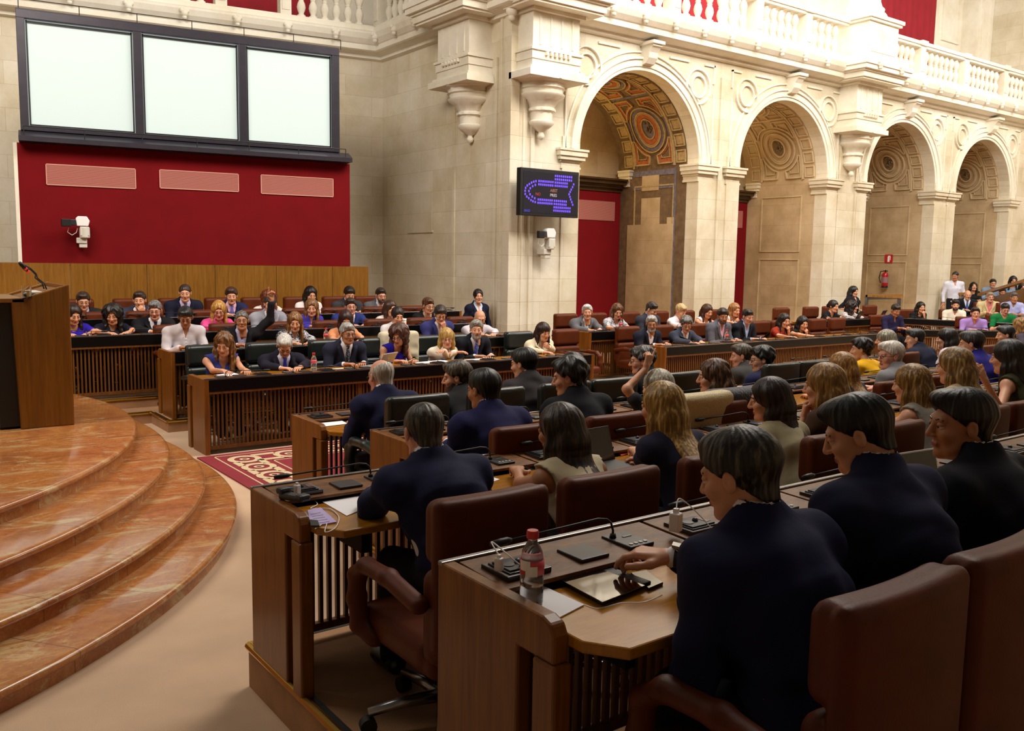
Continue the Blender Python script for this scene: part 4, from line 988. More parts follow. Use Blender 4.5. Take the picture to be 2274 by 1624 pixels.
def hair_mesh(style, sex, h):
    w = 1. if sex == 'm' else .94; t = {'crop': .007, 'short': .011, 'full': .016, 'curlyshort': .021, 'bald': .005, 'ring': .007}.get(style, .014)
    long_ = {'long': .27, 'wavy': .27, 'bob': .12, 'mid': .19, 'curly': .19, 'pony': .0, 'bun': .0, 'verylong': .36}.get(style)
    zl = -.20-(long_ or 0)*1.05
    s = SDF((-.17, -.20, zl if long_ else -.12), (.17, .14, .16), h)
    s.ell((0, -.020, .038), (.076*w+t, .096+t, .086+t), 0)
    if style in ('short', 'full', 'curlyshort'): s.ell((.015, .045, .098), (.055, .05, .030), .03)
    if long_ is None and style not in ('bun', 'pony'): s.fn(lambda x, y, z: s.F+(t+.003)*np.clip((.035-z)/.085, 0, 1)*.95)
    if long_ is None: s.cap((0, -.046, .0), (0, -.044, -.080), .0600*w, .0535 if sex == 'm' else .047, .02)
    if long_ is not None and long_ > 0:
        L = long_; wd = .034 if style in ('curly', 'wavy') else .026
        for g in (-1, 1):
            s.cap((g*.066, -.01, .05), (g*.080, -.015, -.07), .03, wd, .03); s.cap((g*.080, -.015, -.07), (g*.092, -.02, -.05-L), wd, wd*.9, .03, (1, .8, 1))
        s.cap((0, -.06, .02), (0, -.085, -.06), .085, .080, .03, (.95, 1.2, 1)); s.cap((0, -.085, -.06), (0, -.10, -.05-L), .075, .05, .03, (.75, 1.3, 1))
        if style == 'curly': s.ell((0, -.03, .03), (.125, .12, .115), .03)
    if style in ('bun', 'pony'): s.ell((0, -.125, .0), (.04, .04, .045), .02)
    if style == 'pony': s.cap((0, -.13, -.01), (0, -.13, -.20), .03, .018, .02)
    # face opening
    fr = (.060, .075, .082) if long_ is None else (.055, .085, .100)
    if style == 'fringe' or style == 'bob': s.ell((0, .105, -.045), (.058, .07, .085), 0, op='sub')
    else: s.ell((0, .105, -.008 if long_ is None else -.022), fr, 0, op='sub')
    s.ell((0, .12, -.13), (.052, .10, .09), 0, op='sub')
    if long_ is None:
        s.fn(lambda x, y, z: np.maximum(-.026+.85*(y+.028), -.064)-.012*np.clip(-y/.1, 0, 1)*(1-np.abs(x)/.06) - z)
        s.fn(lambda x, y, z: .022-np.sqrt((np.abs(x)-.085)**2+(y+.002)**2+((z+.002)*.7)**2))
    if style in ('bald', 'ring'): s.fn(lambda x, y, z: z-(.040 if style == 'bald' else .062)+.45*(y+.02))
    V, F = s.mesh()
    if len(V):
        az = np.arctan2(V[:, 0], V[:, 1]+.02); amp = .0022
        n = np.c_[V[:, 0], V[:, 1]+.02, np.zeros(len(V))]; n /= np.linalg.norm(n, axis=1)[:, None]+1e-6
        ph = rng.rand(8)*6; q = .75 if style in ('wavy', 'curly') else .5; d = np.zeros(len(V))
        for k, f_ in enumerate((9, 17, 23, 31, 41)): d += np.sin(az*f_+ph[k]+np.sin(V[:, 2]*(14+4*k)+ph[k])*1.3+V[:, 0]*20)*amp*q*(.9-.13*k)
        if style in ('curly', 'curlyshort', 'wavy'): d = d*1.3+np.sin(V[:, 2]*75+np.sin(az*6)*2)*(.005 if style != 'wavy' else .0035)
        V = V+n*d[:, None]
    return V, F
def hand_mesh(pose, h):   # right hand: wrist at 0, fingers +y, palm -z, thumb to -x
    s = SDF((-.085, -.05, -.09), (.06, .215, .05), h)
    s.cap((0, -.045, 0), (0, .005, 0), .026, .027, .01, (1, 1, 1.2))
    bx = [-.030, -.010, .010, .029]; ln = [.070, .078, .072, .056]; kn = [.088, .092, .088, .080]
    for i in range(4):
        s.cap((bx[i]*.5, .01, 0), (bx[i], kn[i], .002), .017, .0125, .012, (1, 1, 1.15))
        c = {'flat': .10, 'relax': .42, 'fist': 1.45, 'point': 1.45 if i else .05, 'press': (.5, .85, 1.05, 1.15)[i]}[pose]
        p = np.array([bx[i], kn[i], .002]); a = c*.6; sp = (i-1.5)*.06; r = .0095
        for k, f in enumerate((.45, .32, .23)):
            d = np.array([math.sin(sp)*math.cos(a), math.cos(a)*math.cos(sp), -math.sin(a)]); q = p+d*ln[i]*f*1.05
            s.cap(p, q, r, r-.0008, .004); p = q; a += c*(.9 if pose != 'fist' else 1.05); r -= .0008
    if pose in ('fist',): T = [(-.022, .02, -.008), (-.045, .055, -.022), (-.028, .082, -.036), (-.006, .088, -.040)]
    elif pose == 'point': T = [(-.022, .02, -.008), (-.048, .05, -.015), (-.050, .085, -.03), (-.03, .10, -.04)]
    else: T = [(-.020, .015, -.005), (-.046, .045, -.014), (-.064, .078, -.018), (-.072, .104, -.020)]
    for a, b, r in zip(T[:-1], T[1:], (.015, .0115, .0105)): s.cap(a, b, r, r-.001, .008)
    V, F = s.mesh(); m = MB()
    return V, F.tolist(), np.zeros(len(F), int)
CACHE = {}
def cached(fn, *a):
    k = (fn.__name__,)+a
    if k not in CACHE: CACHE[k] = fn(*a)
    return CACHE[k]
def rotm(yaw, pitch=0., roll=0.):   # local: yaw left +, pitch down +
    return np.array(Euler((-pitch, roll, yaw), 'XYZ').to_matrix()) if False else np.array((Matrix.Rotation(yaw, 3, 'Z') @ Matrix.Rotation(-pitch, 3, 'X') @ Matrix.Rotation(roll, 3, 'Y')))
LEGS = {}
def legs(parent, col, seated=True, zt=.46):
    key = (col, seated)
    if key not in LEGS:
        h = .022; s = SDF((-.24, -.18, .03), (.24, .62, .66), h) if seated else SDF((-.22, -.16, .03), (.22, .18, 1.0), h)
        s.ell((0, 0, .56 if seated else .93), (.165, .13, .10), .03)
        for g in (-1, 1):
            if seated:
                s.cap((g*.085, 0, .545), (g*.10, .40, .50), .092, .066, .03); s.cap((g*.10, .40, .50), (g*.10, .41, .07), .064, .05, .02)
            else: s.cap((g*.085, 0, .92), (g*.10, .01, .50), .095, .068, .03); s.cap((g*.10, .01, .50), (g*.11, -.02, .07), .066, .055, .02)
        V, F = s.mesh(); LEGS[key] = mesh_obj('trousers', V, F, cloth(col), None, True).data
        bpy.data.objects.remove([o for o in bpy.data.objects if o.data == LEGS[key]][0])
        m = MB()
        sh = SDF((-.06, -.12, 0), (.06, .20, .12), .014); sh.cap((0, -.05, .045), (0, .12, .035), .042, .036, .02, (1, 1, 1)); V, F = sh.mesh(); LEGS['shoe'] = LEGS.get('shoe') or mesh_obj('shoe', V, F, mat('black_shoe', '#0e0c0c', .3), None, True).data
        for o in [o for o in bpy.data.objects if o.data == LEGS['shoe']]: bpy.data.objects.remove(o)
    o = bpy.data.objects.new('trousers', LEGS[key]); COL.objects.link(o); o.parent = parent
    for g in (-1, 1):
        q = bpy.data.objects.new('shoe', LEGS['shoe']); COL.objects.link(q); q.parent = parent; q.location = (g*.10, .41 if seated else -.02, 0)
def person(base, rz, head, near=0, sex='m', skin=0, hy=0, hp=8, hr=0, hair='short', hc='#1b1410', hc2=None, top='jacket', col='#171a2c', shirt='#e8e6ee', tie=None, tiekind='plain', glasses=False, beard=None,
           wl=None, wr=None, pl='relax', pr='relax', seated=True, pants='#14141a', lean=None, kind='plain', watch=None, label='', group=None, hs=1., collar=True, wide=1., open_=.8, neckl=None, belt=False):
    """base: world point under the pelvis on its tier; head: world head centre"""
    r = empty('person', base, rz, label, 'person', group)
    Mi = np.array(Matrix.Rotation(-rz, 3, 'Z')); loc = lambda p: Mi@(np.array(p, float)-np.array(base, float))
    H = loc(head); hz = seated and .545 or .93
    H0 = H.copy()
    hb = .0066 if near == 0 else (.005 if near == 1 else .004); bh = .016 if near == 0 else (.012 if near == 1 else .009); hh = .0062 if near == 0 else (.0048 if near == 1 else .0034)
    RH = rotm(R(hy), R(hp), R(hr)); hs = hs*(1.04 if near < 2 else .99)
    N = H+(np.array([0, -.066, -.138 if sex == 'm' else -.142]) if seated else np.array([0, -.046, -.16])); N[0] = H[0]*1.; ND = (H+RH@np.array([0, -.04, -.05])-N); ND /= np.linalg.norm(ND)
    sw = (.192 if sex == 'm' else .158)*wide; P = np.array([0, 0, hz]); 
    up = N-P; ln = np.linalg.norm(up); upn = up/ln
    S = {g: N+np.array([g*sw, 0, 0])-upn*.060 for g in (-1, 1)}
    C = P+up*.62; Wst = P+up*.28
    fm = 1.35
    def torso(s, infl, k=.05, b=1.):
        if sex == 'm':
            s.cap(P, Wst, .150*wide, .142*wide, k, (1, fm, 1), infl); s.cap(Wst, C, .142*wide, .160*wide, k, (1, fm, 1), infl); s.cap(C, N-upn*.11, .160*wide, .115*wide, k, (1, 1.3, 1), infl)
        else:
            s.cap(P, Wst, .150*wide, .118*wide, k, (1, fm, 1), infl); s.cap(Wst, C, .118*wide, .132*wide, k, (1, fm, 1), infl); s.cap(C, N-upn*.11, .132*wide, .095*wide, k, (1, 1.3, 1), infl)
            for g in (-1, 1): s.ell(C+np.array([g*.062, .085, -.01]), (.058, .052, .055), .03, infl)
        s.cap(S[-1], S[1], .055 if sex == 'm' else .045, k=.07, infl=infl); s.cap(S[-1]+upn*.03, N-upn*.0, .035, .045, .05, infl=infl); s.cap(S[1]+upn*.03, N-upn*.0, .035, .045, .05, infl=infl)
    # arms
    L1, L2 = (.285, .255) if sex == 'm' else (.265, .235); A = {}
    for g, w in ((-1, wl), (1, wr)):
        ch_ = (pl if g < 0 else pr) == 'chin'
        if ch_: w = H+RH@np.array([g*.035, .10, -.13])+np.array([g*.02, .0, -.06])
        W = np.array(w if w is not None else (g*.13+H[0]*.3, .43, .76 if seated else .80), float)
        if w is None and not seated: W = np.array([g*.26, .03, .82])
        d = W-S[g]; D = np.linalg.norm(d)
        if D > L1+L2-.01: W = S[g]+d*(L1+L2-.01)/D; d = W-S[g]; D = L1+L2-.01
        if D < .12: D = .12
        a = (L1*L1-L2*L2+D*D)/(2*D); hgt = math.sqrt(max(L1*L1-a*a, 0)); dn = d/np.linalg.norm(d)
        pole = np.array([g*.42, -.3, -.85]) if W[2] < S[g][2]+.1 or ch_ else np.array([g*1., .1, -.35])
        pole = pole-dn*(pole@dn); pole /= np.linalg.norm(pole)+1e-9
        E = S[g]+dn*a+pole*hgt
        if seated and W[2] < .95 and E[2] < .76 and W[1] > .3 and E[1] > .27: E[2] = .775
        A[g] = (S[g], E, W)
    ur, er, wr_ = (.050, .042, .028) if sex == 'm' else (.043, .035, .024)
    def arms(s, infl, to=1., fr=0., gap=0.):
        for g in (-1, 1):
            a, e, w = A[g]
            if to <= .5: s.cap(a, a+(e-a)*to*2, ur, ur+(er-ur)*to*2, .02, infl=infl); continue
            s.cap(a, e, ur, er, .03, infl=infl); t = (to-.5)*2; s.cap(e, e+(w-e)*t, er, er+(wr_-er)*t, .02, infl=infl)
    pts = np.array([P, N, S[-1], S[1]]+[q for g in A for q in A[g][1:]]+[P+[0, .12, 0], P-[0, .12, 0], C+[0, .16, 0], C-[0, .16, 0]])
    lo, hi = pts.min(0)-.16, pts.max(0)+.16; lo[2] = hz-.13; lo[2] = min(lo[2], pts[:, 2].min()-.08)
    hi[2] = pts[:, 2].max()+.08; lo[0] -= .02; hi[0] += .02
    # --- skin body
    s = SDF(lo, hi, bh); torso(s, -.006); arms(s, -.004); s.cap(N-upn*.06, N+np.array([0, .02, .06]), .058 if sex == 'm' else .047, .052 if sex == 'm' else .044, .035)
    V, F = s.mesh(); F = F.tolist(); mi = np.zeros(len(F), int)
    def join(V2, F2, mi2, Mx, o, sc=1., flip=False):
        nonlocal V, F, mi
        V2 = V2*sc
        if flip: V2 = V2*np.array([-1, 1, 1]); F2 = [f[::-1] for f in F2]
        b = len(V); V = np.r_[V, V2@Mx.T+o]; F = F+[tuple(i+b for i in f) for f in F2]; mi = np.r_[mi, mi2]
    hv, hf, hm = cached(head_mesh, sex, hb); join(hv, hf, hm, RH, H, hs)
    for g, pose in ((-1, pl), (1, pr)):
        a, e, w = A[g]; f = w-e; f /= np.linalg.norm(f)
        chin = pose == 'chin'
        if chin: pose = 'fist'
        if w[2] < .95 and seated and not chin: fd = np.array([f[0], f[1], f[2]*.15]); upv = np.array([0, 0, 1.])
        else: fd = f; upv = np.array([0, -1., .0]) if not chin else np.array([0, 1., 0])
        if pose == 'point' and w[2] > 1.0: fd = np.array([f[0]*.5, .0, 1.]); upv = np.array([0, -1., 0])
        fd = fd/np.linalg.norm(fd); sd = np.cross(fd, upv); sd /= np.linalg.norm(sd); u2 = np.cross(sd, fd)
        Mx = np.stack([sd, fd, u2], 1); v2, f2, m2 = cached(hand_mesh, pose, hh)
        join(v2, f2, m2, Mx, w+fd*.012, (1.04 if sex == 'm' else .92), flip=(g < 0))
        if watch == g:
            m = MB(); c = w-f*.015; m.sweep([(-.009, 0), (.009, 0), (.009, .004), (-.009, .004)], [lambda p, q, t=t: tuple(c+f*p+(sd*math.cos(t)*1.0+u2*math.sin(t)*.8)*(.036+q)) for t in np.linspace(0, 2*PI, 17)[:-1]], closed=True)
            c2 = c+u2*.034; m.add([tuple(c2+f*x+sd*y+u2*z) for z in (0, .008) for x, y in ((-.018, -.018), (.018, -.018), (.018, .018), (-.018, .018))], [(0, 3, 2, 1), (4, 5, 6, 7), (0, 1, 5, 4), (1, 2, 6, 5), (2, 3, 7, 6), (3, 0, 4, 7)], 1)
            m.build('wristwatch', [BLACKM, CHROME], r)
    mesh_obj('body', V, F, [SKIN[skin], LIPS, EYEW, IRIS], r, True, mi)
    # --- hair
    if hair:
        v, f = cached(hair_mesh, hair, sex, hb*.9 if hair not in ('long', 'verylong', 'wavy', 'curly') or near else hb*1.15)
        if len(v):
            v = v*hs
            if hair in ('long', 'wavy', 'verylong', 'mid', 'curly', 'bob', 'pony'):   # long hair hangs down rather than tilting with the face
                t = np.clip((-v[:, 2]-.02)/.12, 0, 1)[:, None]; Ry = rotm(R(hy)*.75, 0, 0); back = np.clip(-upn[1], -.5, .5)
                tail = v@Ry.T; tail[:, 1] -= np.clip(-v[:, 2]-.10, 0, 1)*(.25+max(0., upn[1])*.7)*(v[:, 1] < -.03)
                bk = np.clip(-v[:, 1]/.07, 0, 1); v = (v@RH.T)*(1-t)+tail*t+H
                yb = np.clip((v[:, 2]-P[2])/max(up[2], .1), 0, 1.1)*up[1]-(.125 if sex == 'm' else .108)
                sm = np.clip((N[2]+.08-v[:, 2])/.22, 0, 1); v[:, 1] += np.minimum(0, yb-(H[1]-.095))*sm*bk
            else: v = v@RH.T+H
            mesh_obj('hair', v, f, hairmat(hc, hc2), r, True)
        for g in (-1, 1):
            m = MB(); m.tube([tuple(RH@(np.array([g*a, b, c])*hs)+H) for a, b, c in ((.015, .0885, .029), (.031, .0875, .033), (.046, .076, .028))], .0028, 5); m.build('eyebrow', hairmat(hc), r)
    if beard:
        s = SDF((-.09, -.03, -.13), (.09, .12, .0), hb); s.ell((0, .022, -.03), (.0605, .0665, .0795), .03); s.cap((-.028, .045, -.085), (.028, .045, -.085), .027, k=.03); s.ell((0, .072, -.092), (.024, .021, .021), .02)
        s.ell((0, .088, -.058), (.019, .02, .009), 0, op='sub'); s.ell((0, .08, .005), (.075, .06, .043), 0, op='sub'); s.fn(lambda x, y, z: z+.028-.2*np.abs(x)); s.fn(lambda x, y, z: .004-y)
        v, f = s.mesh(); m = MB(); m.tube([(-.022, .088, -.05), (0, .0955, -.042), (.022, .088, -.05)], [.003, .005, .003], 6)
        b = len(v); v = np.r_[v, np.array(m.v)]; f = f.tolist()+[tuple(i+b for i in q) for q in m.f]
        mesh_obj('beard', (v*hs)@RH.T+H, f, hairmat(beard), r, True)
    if glasses:
        m = MB()
        for g in (-1, 1):
            m.tube([tuple(RH@(np.array([g*.031+.020*math.cos(t), .100-abs(.031*g+.02*math.cos(t))*.12, .006+.015*math.sin(t)])*hs)+H) for t in np.linspace(0, 2*PI, 15)[:-1]], .0018, 5, closed=True)
            m.tube([tuple(RH@(np.array(q)*hs)+H) for q in ((g*.052, .094, .010), (g*.075, .06, .010), (g*.080, .0, .008))], .0018, 5)
        m.tube([tuple(RH@(np.array(q)*hs)+H) for q in ((-.011, .099, .010), (.011, .099, .010))], .0018, 5); m.build('glasses', BLACKM, r)
    # --- clothes
    def neckhole(s, rad, dz=0.): s.cap(N+np.array([0, .006, -.004+dz]), N+ND*.17+np.array([0, .01, 0]), rad, rad*1.06, 0, op='sub')
    fy = lambda z: (np.clip((z-P[2])/max(up[2], .1), 0, 1.1)*up[1])
    def vopen(s, wtop, zb, x0=0.):   # front opening narrowing to a point
        def f(x, y, z):
            cx = np.clip((z-P[2])/max(up[2], .1), 0, 1.1)*up[0]; t = np.clip((z-zb)/(N[2]+.03-zb), 0, 1.2)
            wd = wtop*t-.0005; wedge = np.maximum(np.abs(x-cx)-wd, -(y-fy(z)-.02)); wedge = np.maximum(wedge, zb-z)
            return -wedge
        s.fn(f)
    cl = cloth(col, kind)
    def out(s, name, m, amp=.004, seed=1, fr=28):
        V, F = s.mesh()
        if not len(V): return
        c = V-np.array([P[0], 0, 0])-np.outer(np.clip((V[:, 2]-P[2])/up[2], 0, 1), [up[0], up[1], 0]); c[:, 2] = 0; c /= np.linalg.norm(c, axis=1)[:, None]+1e-6
        fo = np.sin(V[:, 2]*55+np.sin(V[:, 0]*19+seed)*1.6+np.sin(V[:, 1]*23)*1.4)*np.clip(np.sin(V[:, 2]*9+seed+V[:, 0]*7), 0, 1)
        V = V+c*(disp(V, amp, fr, seed+int(abs(head[0])*10))+fo*amp*.5)[:, None]; return mesh_obj(name, V, F, m, r, True)
    bot = hz-.06
    if top == 'jacket':
        zb = N[2]-.36*open_
        s = SDF(lo, hi, bh); torso(s, .006); arms(s, .005, .99); s.cap(N-upn*.05, N+ND*.066, .071, .067, .02); neckhole(s, .052, .0)
        if not tie: vopen(s, .032, N[2]-.14)
        s.fn(lambda x, y, z: np.where(z < N[2]-.07, fy(z)-.01-y, -1.)*(np.abs(x-P[0]) < sw+.02)); s.fn(lambda x, y, z: np.where((z < zb-.05)&(y < .26), 1., -1.)); s.fn(lambda x, y, z: bot-z); out(s, 'shirt', cloth(shirt, 'plain', .05), .002)
        s = SDF(lo, hi, bh); torso(s, .020); arms(s, .016, .93); s.cap(N-upn*.06, N+ND*.044-np.array([0, .008, 0]), .086, .080, .04)
        for g in (-1, 1): s.ell(S[g]+np.array([g*.006, 0, .0]), (.060, .066, .058) if sex == 'm' else (.05, .055, .05), .06)
        neckhole(s, .065, .0); vopen(s, .085, zb); s.fn(lambda x, y, z: bot-z); jk = out(s, 'jacket', cl, .012 if near == 2 else .008, 3, 22)
        # lapels lie along the opening
        if near == 0 or near == 1:
            m = MB()
            for g in (-1, 1):
                Vv = []
                for t in np.linspace(0, 1, 7):
                    z = zb+(N[2]+.0-zb)*t; cx = (z-P[2])/up[2]*up[0]; xi = cx+g*(.085*t*.93+.004); wd = .012+.045*math.sin(min(1, t*1.15)*PI*.62)
                    for e in (0, .5, 1):
                        x = xi+g*wd*e
                        k = [np.searchsorted(s.ax[i], v) for i, v in enumerate((x, 0, z))]; k[0] = min(k[0], len(s.ax[0])-1); k[2] = min(k[2], len(s.ax[2])-1)
                        colm = s.F[k[0], :, k[2]]; ins = np.where(colm < .004)[0]; y = s.ax[1][ins[-1]]+bh*.6 if len(ins) else fy(z)+.13
                        Vv.append((x, y+.004, z))
                Fv = [(a*3+b, a*3+b+1, a*3+b+4, a*3+b+3) for a in range(6) for b in range(2)]
                if g > 0: Fv = [f[::-1] for f in Fv]
                m.add(Vv, Fv)
            o = m.build('lapel', cl, r, smooth=True); sm = o.modifiers.new('thickness', 'SOLIDIFY'); sm.thickness = .006
        if tie:
            s = SDF(lo, hi, bh); torso(s, .010); s.cap(N-upn*.05, N+np.array([0, .012, .02]), .066, .060, .02); m = MB(); Vv = []
            zs = np.linspace(N[2]-.005, zb-.05, 9)
            for q, z in enumerate(zs):
                cx = (z-P[2])/up[2]*up[0]; i = min(len(s.ax[0])-1, np.searchsorted(s.ax[0], cx)); k = min(len(s.ax[2])-1, np.searchsorted(s.ax[2], z)); ins = np.where(s.F[i, :, k] < .0)[0]
                y = (s.ax[1][ins[-1]] if len(ins) else fy(z)+.12)+bh*.5+.006; wd = [.022, .016][q] if q < 2 else .020+.0022*q; Vv += [(cx-wd, y, z), (cx, y+.010, z), (cx+wd, y, z)]
            m.add(Vv, [(a*3+b, a*3+b+3, a*3+b+4, a*3+b+1) for a in range(8) for b in range(2)]); o = m.build('tie', cloth(tie, tiekind), r, smooth=True); sm = o.modifiers.new('thickness', 'SOLIDIFY'); sm.thickness = .005
    elif top in ('shirt', 'tshirt', 'sleeveless'):
        s = SDF(lo, hi, bh); torso(s, .014)
        if top == 'shirt':
            arms(s, .013, .96)
        elif top == 'tshirt': arms(s, .014, .33)
        if top != 'sleeveless' or collar == 'high': pass
        if top == 'shirt' and collar: s.cap(N-upn*.05, N+ND*.042, .070, .064, .02)
        neckhole(s, .056 if top == 'shirt' else .072, .0 if top == 'shirt' else -.02)
        if top == 'shirt': vopen(s, .04, N[2]-.13)
        elif neckl: vopen(s, .075, N[2]-neckl)
        if top == 'sleeveless':
            for g in (-1, 1): s.ell(S[g]+np.array([g*.045, 0, -.01]), (.075, .12, .085), 0, op='sub')
        s.fn(lambda x, y, z: bot-z); out(s, {'shirt': 'shirt', 'tshirt': 'blouse', 'sleeveless': 'dress'}[top], cl, .005, 5, 26)
        if top == 'shirt' and near == 1 and sex == 'm':
            m = MB(); Vv = []
            for z in np.linspace(N[2]-.13, hz+.05, 7):
                cx = (z-P[2])/up[2]*up[0]; i = min(len(s.ax[0])-1, np.searchsorted(s.ax[0], cx)); k = min(len(s.ax[2])-1, np.searchsorted(s.ax[2], z)); ins = np.where(s.F[i, :, k] < 0)[0]
                if len(ins): m = MB(); m.sphere((cx, s.ax[1][ins[-1]]+bh*.8, z), .006, 6); m.build('button', WHITEP, r)
    if seated: legs(r, pants)
    else: legs(r, pants, False)
    return r
ROW = {'G': (9.75, 10.02, 0, PI), 'N2': (11.28, 11.52, N2, PI), 'N3': (12.40, 12.60, N3, PI), 'N4': (13.52, 13.74, N4, PI),
       'S1': (5.80, 5.58, 0, 0), 'S2': (4.40, 4.16, T2, 0), 'S3': (3.12, 2.84, T3, 0), 'S4': (1.50, 1.20, T4, 0),
       'R1': (9.88, 10.1, 0, PI), 'R2': (11.25, 11.5, N2, PI)}
def seatlab(c, label): return ('%s leather chair of the ' % ('brown' if c == 'r' else 'dark green'))+' '.join(label.split()[:16-(5 if c == 'r' else 6)])
def seat(row, px, py, label, near=0, chaircol=None, cdx=None, chairlab=None, cy=None, sh=0., turn=0., dy=0., lz=None, rz_=None, lp=None, rp=None, **k):
    yh, yp, zt, rz = ROW[row]; hd = at_y(px, py, yh+dy); hx = float(hd[0])
    base = (hx+sh, yp+dy*.7, zt); k.setdefault('sex', 'm')
    Mi = np.array(Matrix.Rotation(-(rz+R(turn)), 3, 'Z'))
    for key, q in (('wl', lz), ('wr', rz_)):
        if q: k[key] = Mi@(at_z(*q)-np.array(base))
    for key, q in (('wl', lp), ('wr', rp)):
        if q: k[key] = Mi@(at_y(q[0], q[1], yh+q[2])-np.array(base))
    p = person(base, rz+R(turn), hd, near=near, label=label, group=None, **k)
    if chaircol:
        chair(base[0]+(cdx if cdx is not None else {'S2': -.08, 'S3': -.22, 'S4': -.08}.get(row, 0)), (cy if cy is not None else yp-.02*math.cos(rz)+(.12 if row == 'S4' else 0)), zt, rz, chaircol, 1 if near else 0, seatlab(chaircol, label), 'leather swivel chairs', 1.09 if row == 'S1' else 1.)
    return p
# ================================================================== WHO SITS WHERE
NAVY, CHARC, GREY, BLK = '#14172c', '#24242a', '#5c5c66', '#101014'
# --- government bench
seat('G', 497, 765, 'woman in a sleeveless blue lace top with long wavy brown hair looking down', 1, 'g', sex='f', hair='wavy', hc='#5a3517', hc2='#a8783c', top='sleeveless', col='#343c86', neckl=.17, hy=-32, hp=24, skin=0, lz=(560, 835, .76), rz_=(525, 842, .76))
seat('G', 632, 768, 'white haired man in a dark suit and violet tie bent over his papers', 1, 'g', hair='short', hc='#b9b4ae', hc2='#e0dcd6', col='#1b1828', tie='#2f2f8c', glasses=True, hy=-18, hp=38, shirt='#dcdcf4')
seat('G', 772, 742, 'smiling grey haired man in a slate blue suit with a dotted dark tie', 1, 'g', hair='short', hc='#8d8b88', hc2='#c9c7c4', col='#25263a', tie='#1a1a24', tiekind='dots', glasses=True, hy=-4, hp=6, skin=1)
seat('G', 885, 745, 'woman in a sleeveless royal blue blouse with curly brown hair and bracelets', 1, 'g', sex='f', hair='curly', hc='#3a1d12', hc2='#6b3a22', top='sleeveless', col='#23149a', hy=-48, hp=26, glasses=True, watch=-1)
seat('G', 992, 752, 'blond woman with a bob, glasses and a cream cardigan, arms folded', 1, 'g', sex='f', hair='bob', hc='#a8803c', hc2='#d8b878', top='shirt', col='#e9dfcd', hy=-26, hp=10, glasses=True, wl=(.08, .34, .84), wr=(-.08, .36, .82), pl='relax')
seat('G', 1058, 733, 'grey bearded man in a navy suit with a bright blue tie smiling', 1, 'g', hair='short', hc='#77746e', hc2='#b0aca6', col='#151722', tie='#2a3c98', tiekind='dots', beard='#8a8680', hy=-30, hp=4)
seat('G', 1207, 738, 'dark haired woman in a cream jacket holding her hand to her mouth', 1, 'g', sex='f', hair='bob', hc='#2a1512', top='jacket', col='#dccfb2', shirt='#e8dccb', hy=-8, hp=14, pl='chin', wl=(-.06, .30, 1.0), lean=1)
# --- second far row
seat('N2', 412, 705, 'black haired man with glasses in a plain white shirt looking down', 1, 'r', hair='short', hc='#141010', top='shirt', col='#cfc8ce', glasses=True, hy=-18, hp=28, skin=1)
seat('N2', 537, 713, 'man in a black jacket raising one arm with a pointing finger', 1, 'r', hair='crop', hc='#4f4a48', hc2='#8a8683', col='#17161b', shirt='#b9b4dc', glasses=True, hy=-20, hp=0, open_=1.1, lp=(603, 669, -.06), pl='point', skin=1)
seat('N2', 655, 716, 'smiling woman with long light brown hair in a black and white patterned top', 0, 'r', sex='f', hair='long', hc='#6d4626', hc2='#b98c50', top='shirt', col='#2b2c3c', kind='pattern', hy=-22, hp=18)
seat('N2', 768, 712, 'woman in a peach blouse half hidden behind the grey haired minister', 0, 'r', sex='f', hair='mid', hc='#2a1210', top='tshirt', col='#dd9468', hy=-20, hp=25)
seat('N2', 883, 703, 'dark haired woman in white behind the woman in royal blue', 0, 'r', sex='f', hair='bun', hc='#1c1310', top='shirt', col='#e6e2e6', hy=-10, hp=15)
seat('N2', 978, 699, 'man in a violet blue jacket resting his chin on his hand', 0, 'r', hair='full', hc='#2a221e', col='#33356f', shirt='#e9e6ee', glasses=True, hy=-20, hp=26, pl='chin', wl=(-.08, .30, 1.0))
seat('N2', 1066, 708, 'bald man with glasses in a loose white shirt', 0, 'r', hair='bald', hc='#5a524c', top='shirt', col='#cdc4cc', glasses=True, hy=-22, hp=20)
# --- third far row
seat('N3', 163, 700, 'woman in a royal blue blouse partly hidden by the lectern', 0, 'r', sex='f', hair='long', hc='#24120e', top='tshirt', col='#2a17a4', hy=10, hp=22)
seat('N3', 250, 700, 'woman with loose dark curls in a navy short sleeved top', 1, 'r', sex='f', hair='curly', hc='#16100e', top='tshirt', col='#141528', hy=-20, hp=20)
seat('N3', 344, 690, 'grey haired man in a black suit with a purple tie laughing', 0, 'r', hair='short', hc='#5e5c5c', hc2='#9b9a99', col='#101016', tie='#241634', glasses=True, hy=-20, hp=14, skin=2)
seat('N3', 486, 690, 'blond woman in a bright pink shirt with glasses', 0, 'r', sex='f', hair='mid', hc='#a8742e', hc2='#dab467', top='shirt', col='#d94d8e', glasses=True, hy=-18, hp=22, skin=2)
seat('N3', 600, 677, 'man in a light grey jacket behind the raised arm', 0, 'r', hair='crop', hc='#2f2a28', col='#9294a0', shirt='#dedfe8', hy=-22, hp=10)
seat('N3', 692, 684, 'woman in a violet blue cardigan with straight light brown hair', 1, 'r', sex='f', hair='long', hc='#6a4424', hc2='#a97c4a', top='shirt', col='#4337a8', hy=-24, hp=14)
seat('N3', 779, 682, 'laughing man in a bright blue jacket and glasses', 0, 'r', hair='full', hc='#2c211c', col='#22306e', shirt='#d9d2ea', glasses=True, hy=-16, hp=4, skin=2)
seat('N3', 868, 686, 'brown haired woman in a pale blouse looking aside', 0, 'r', sex='f', hair='mid', hc='#3a2218', top='shirt', col='#dcd0cc', hy=5, hp=10)
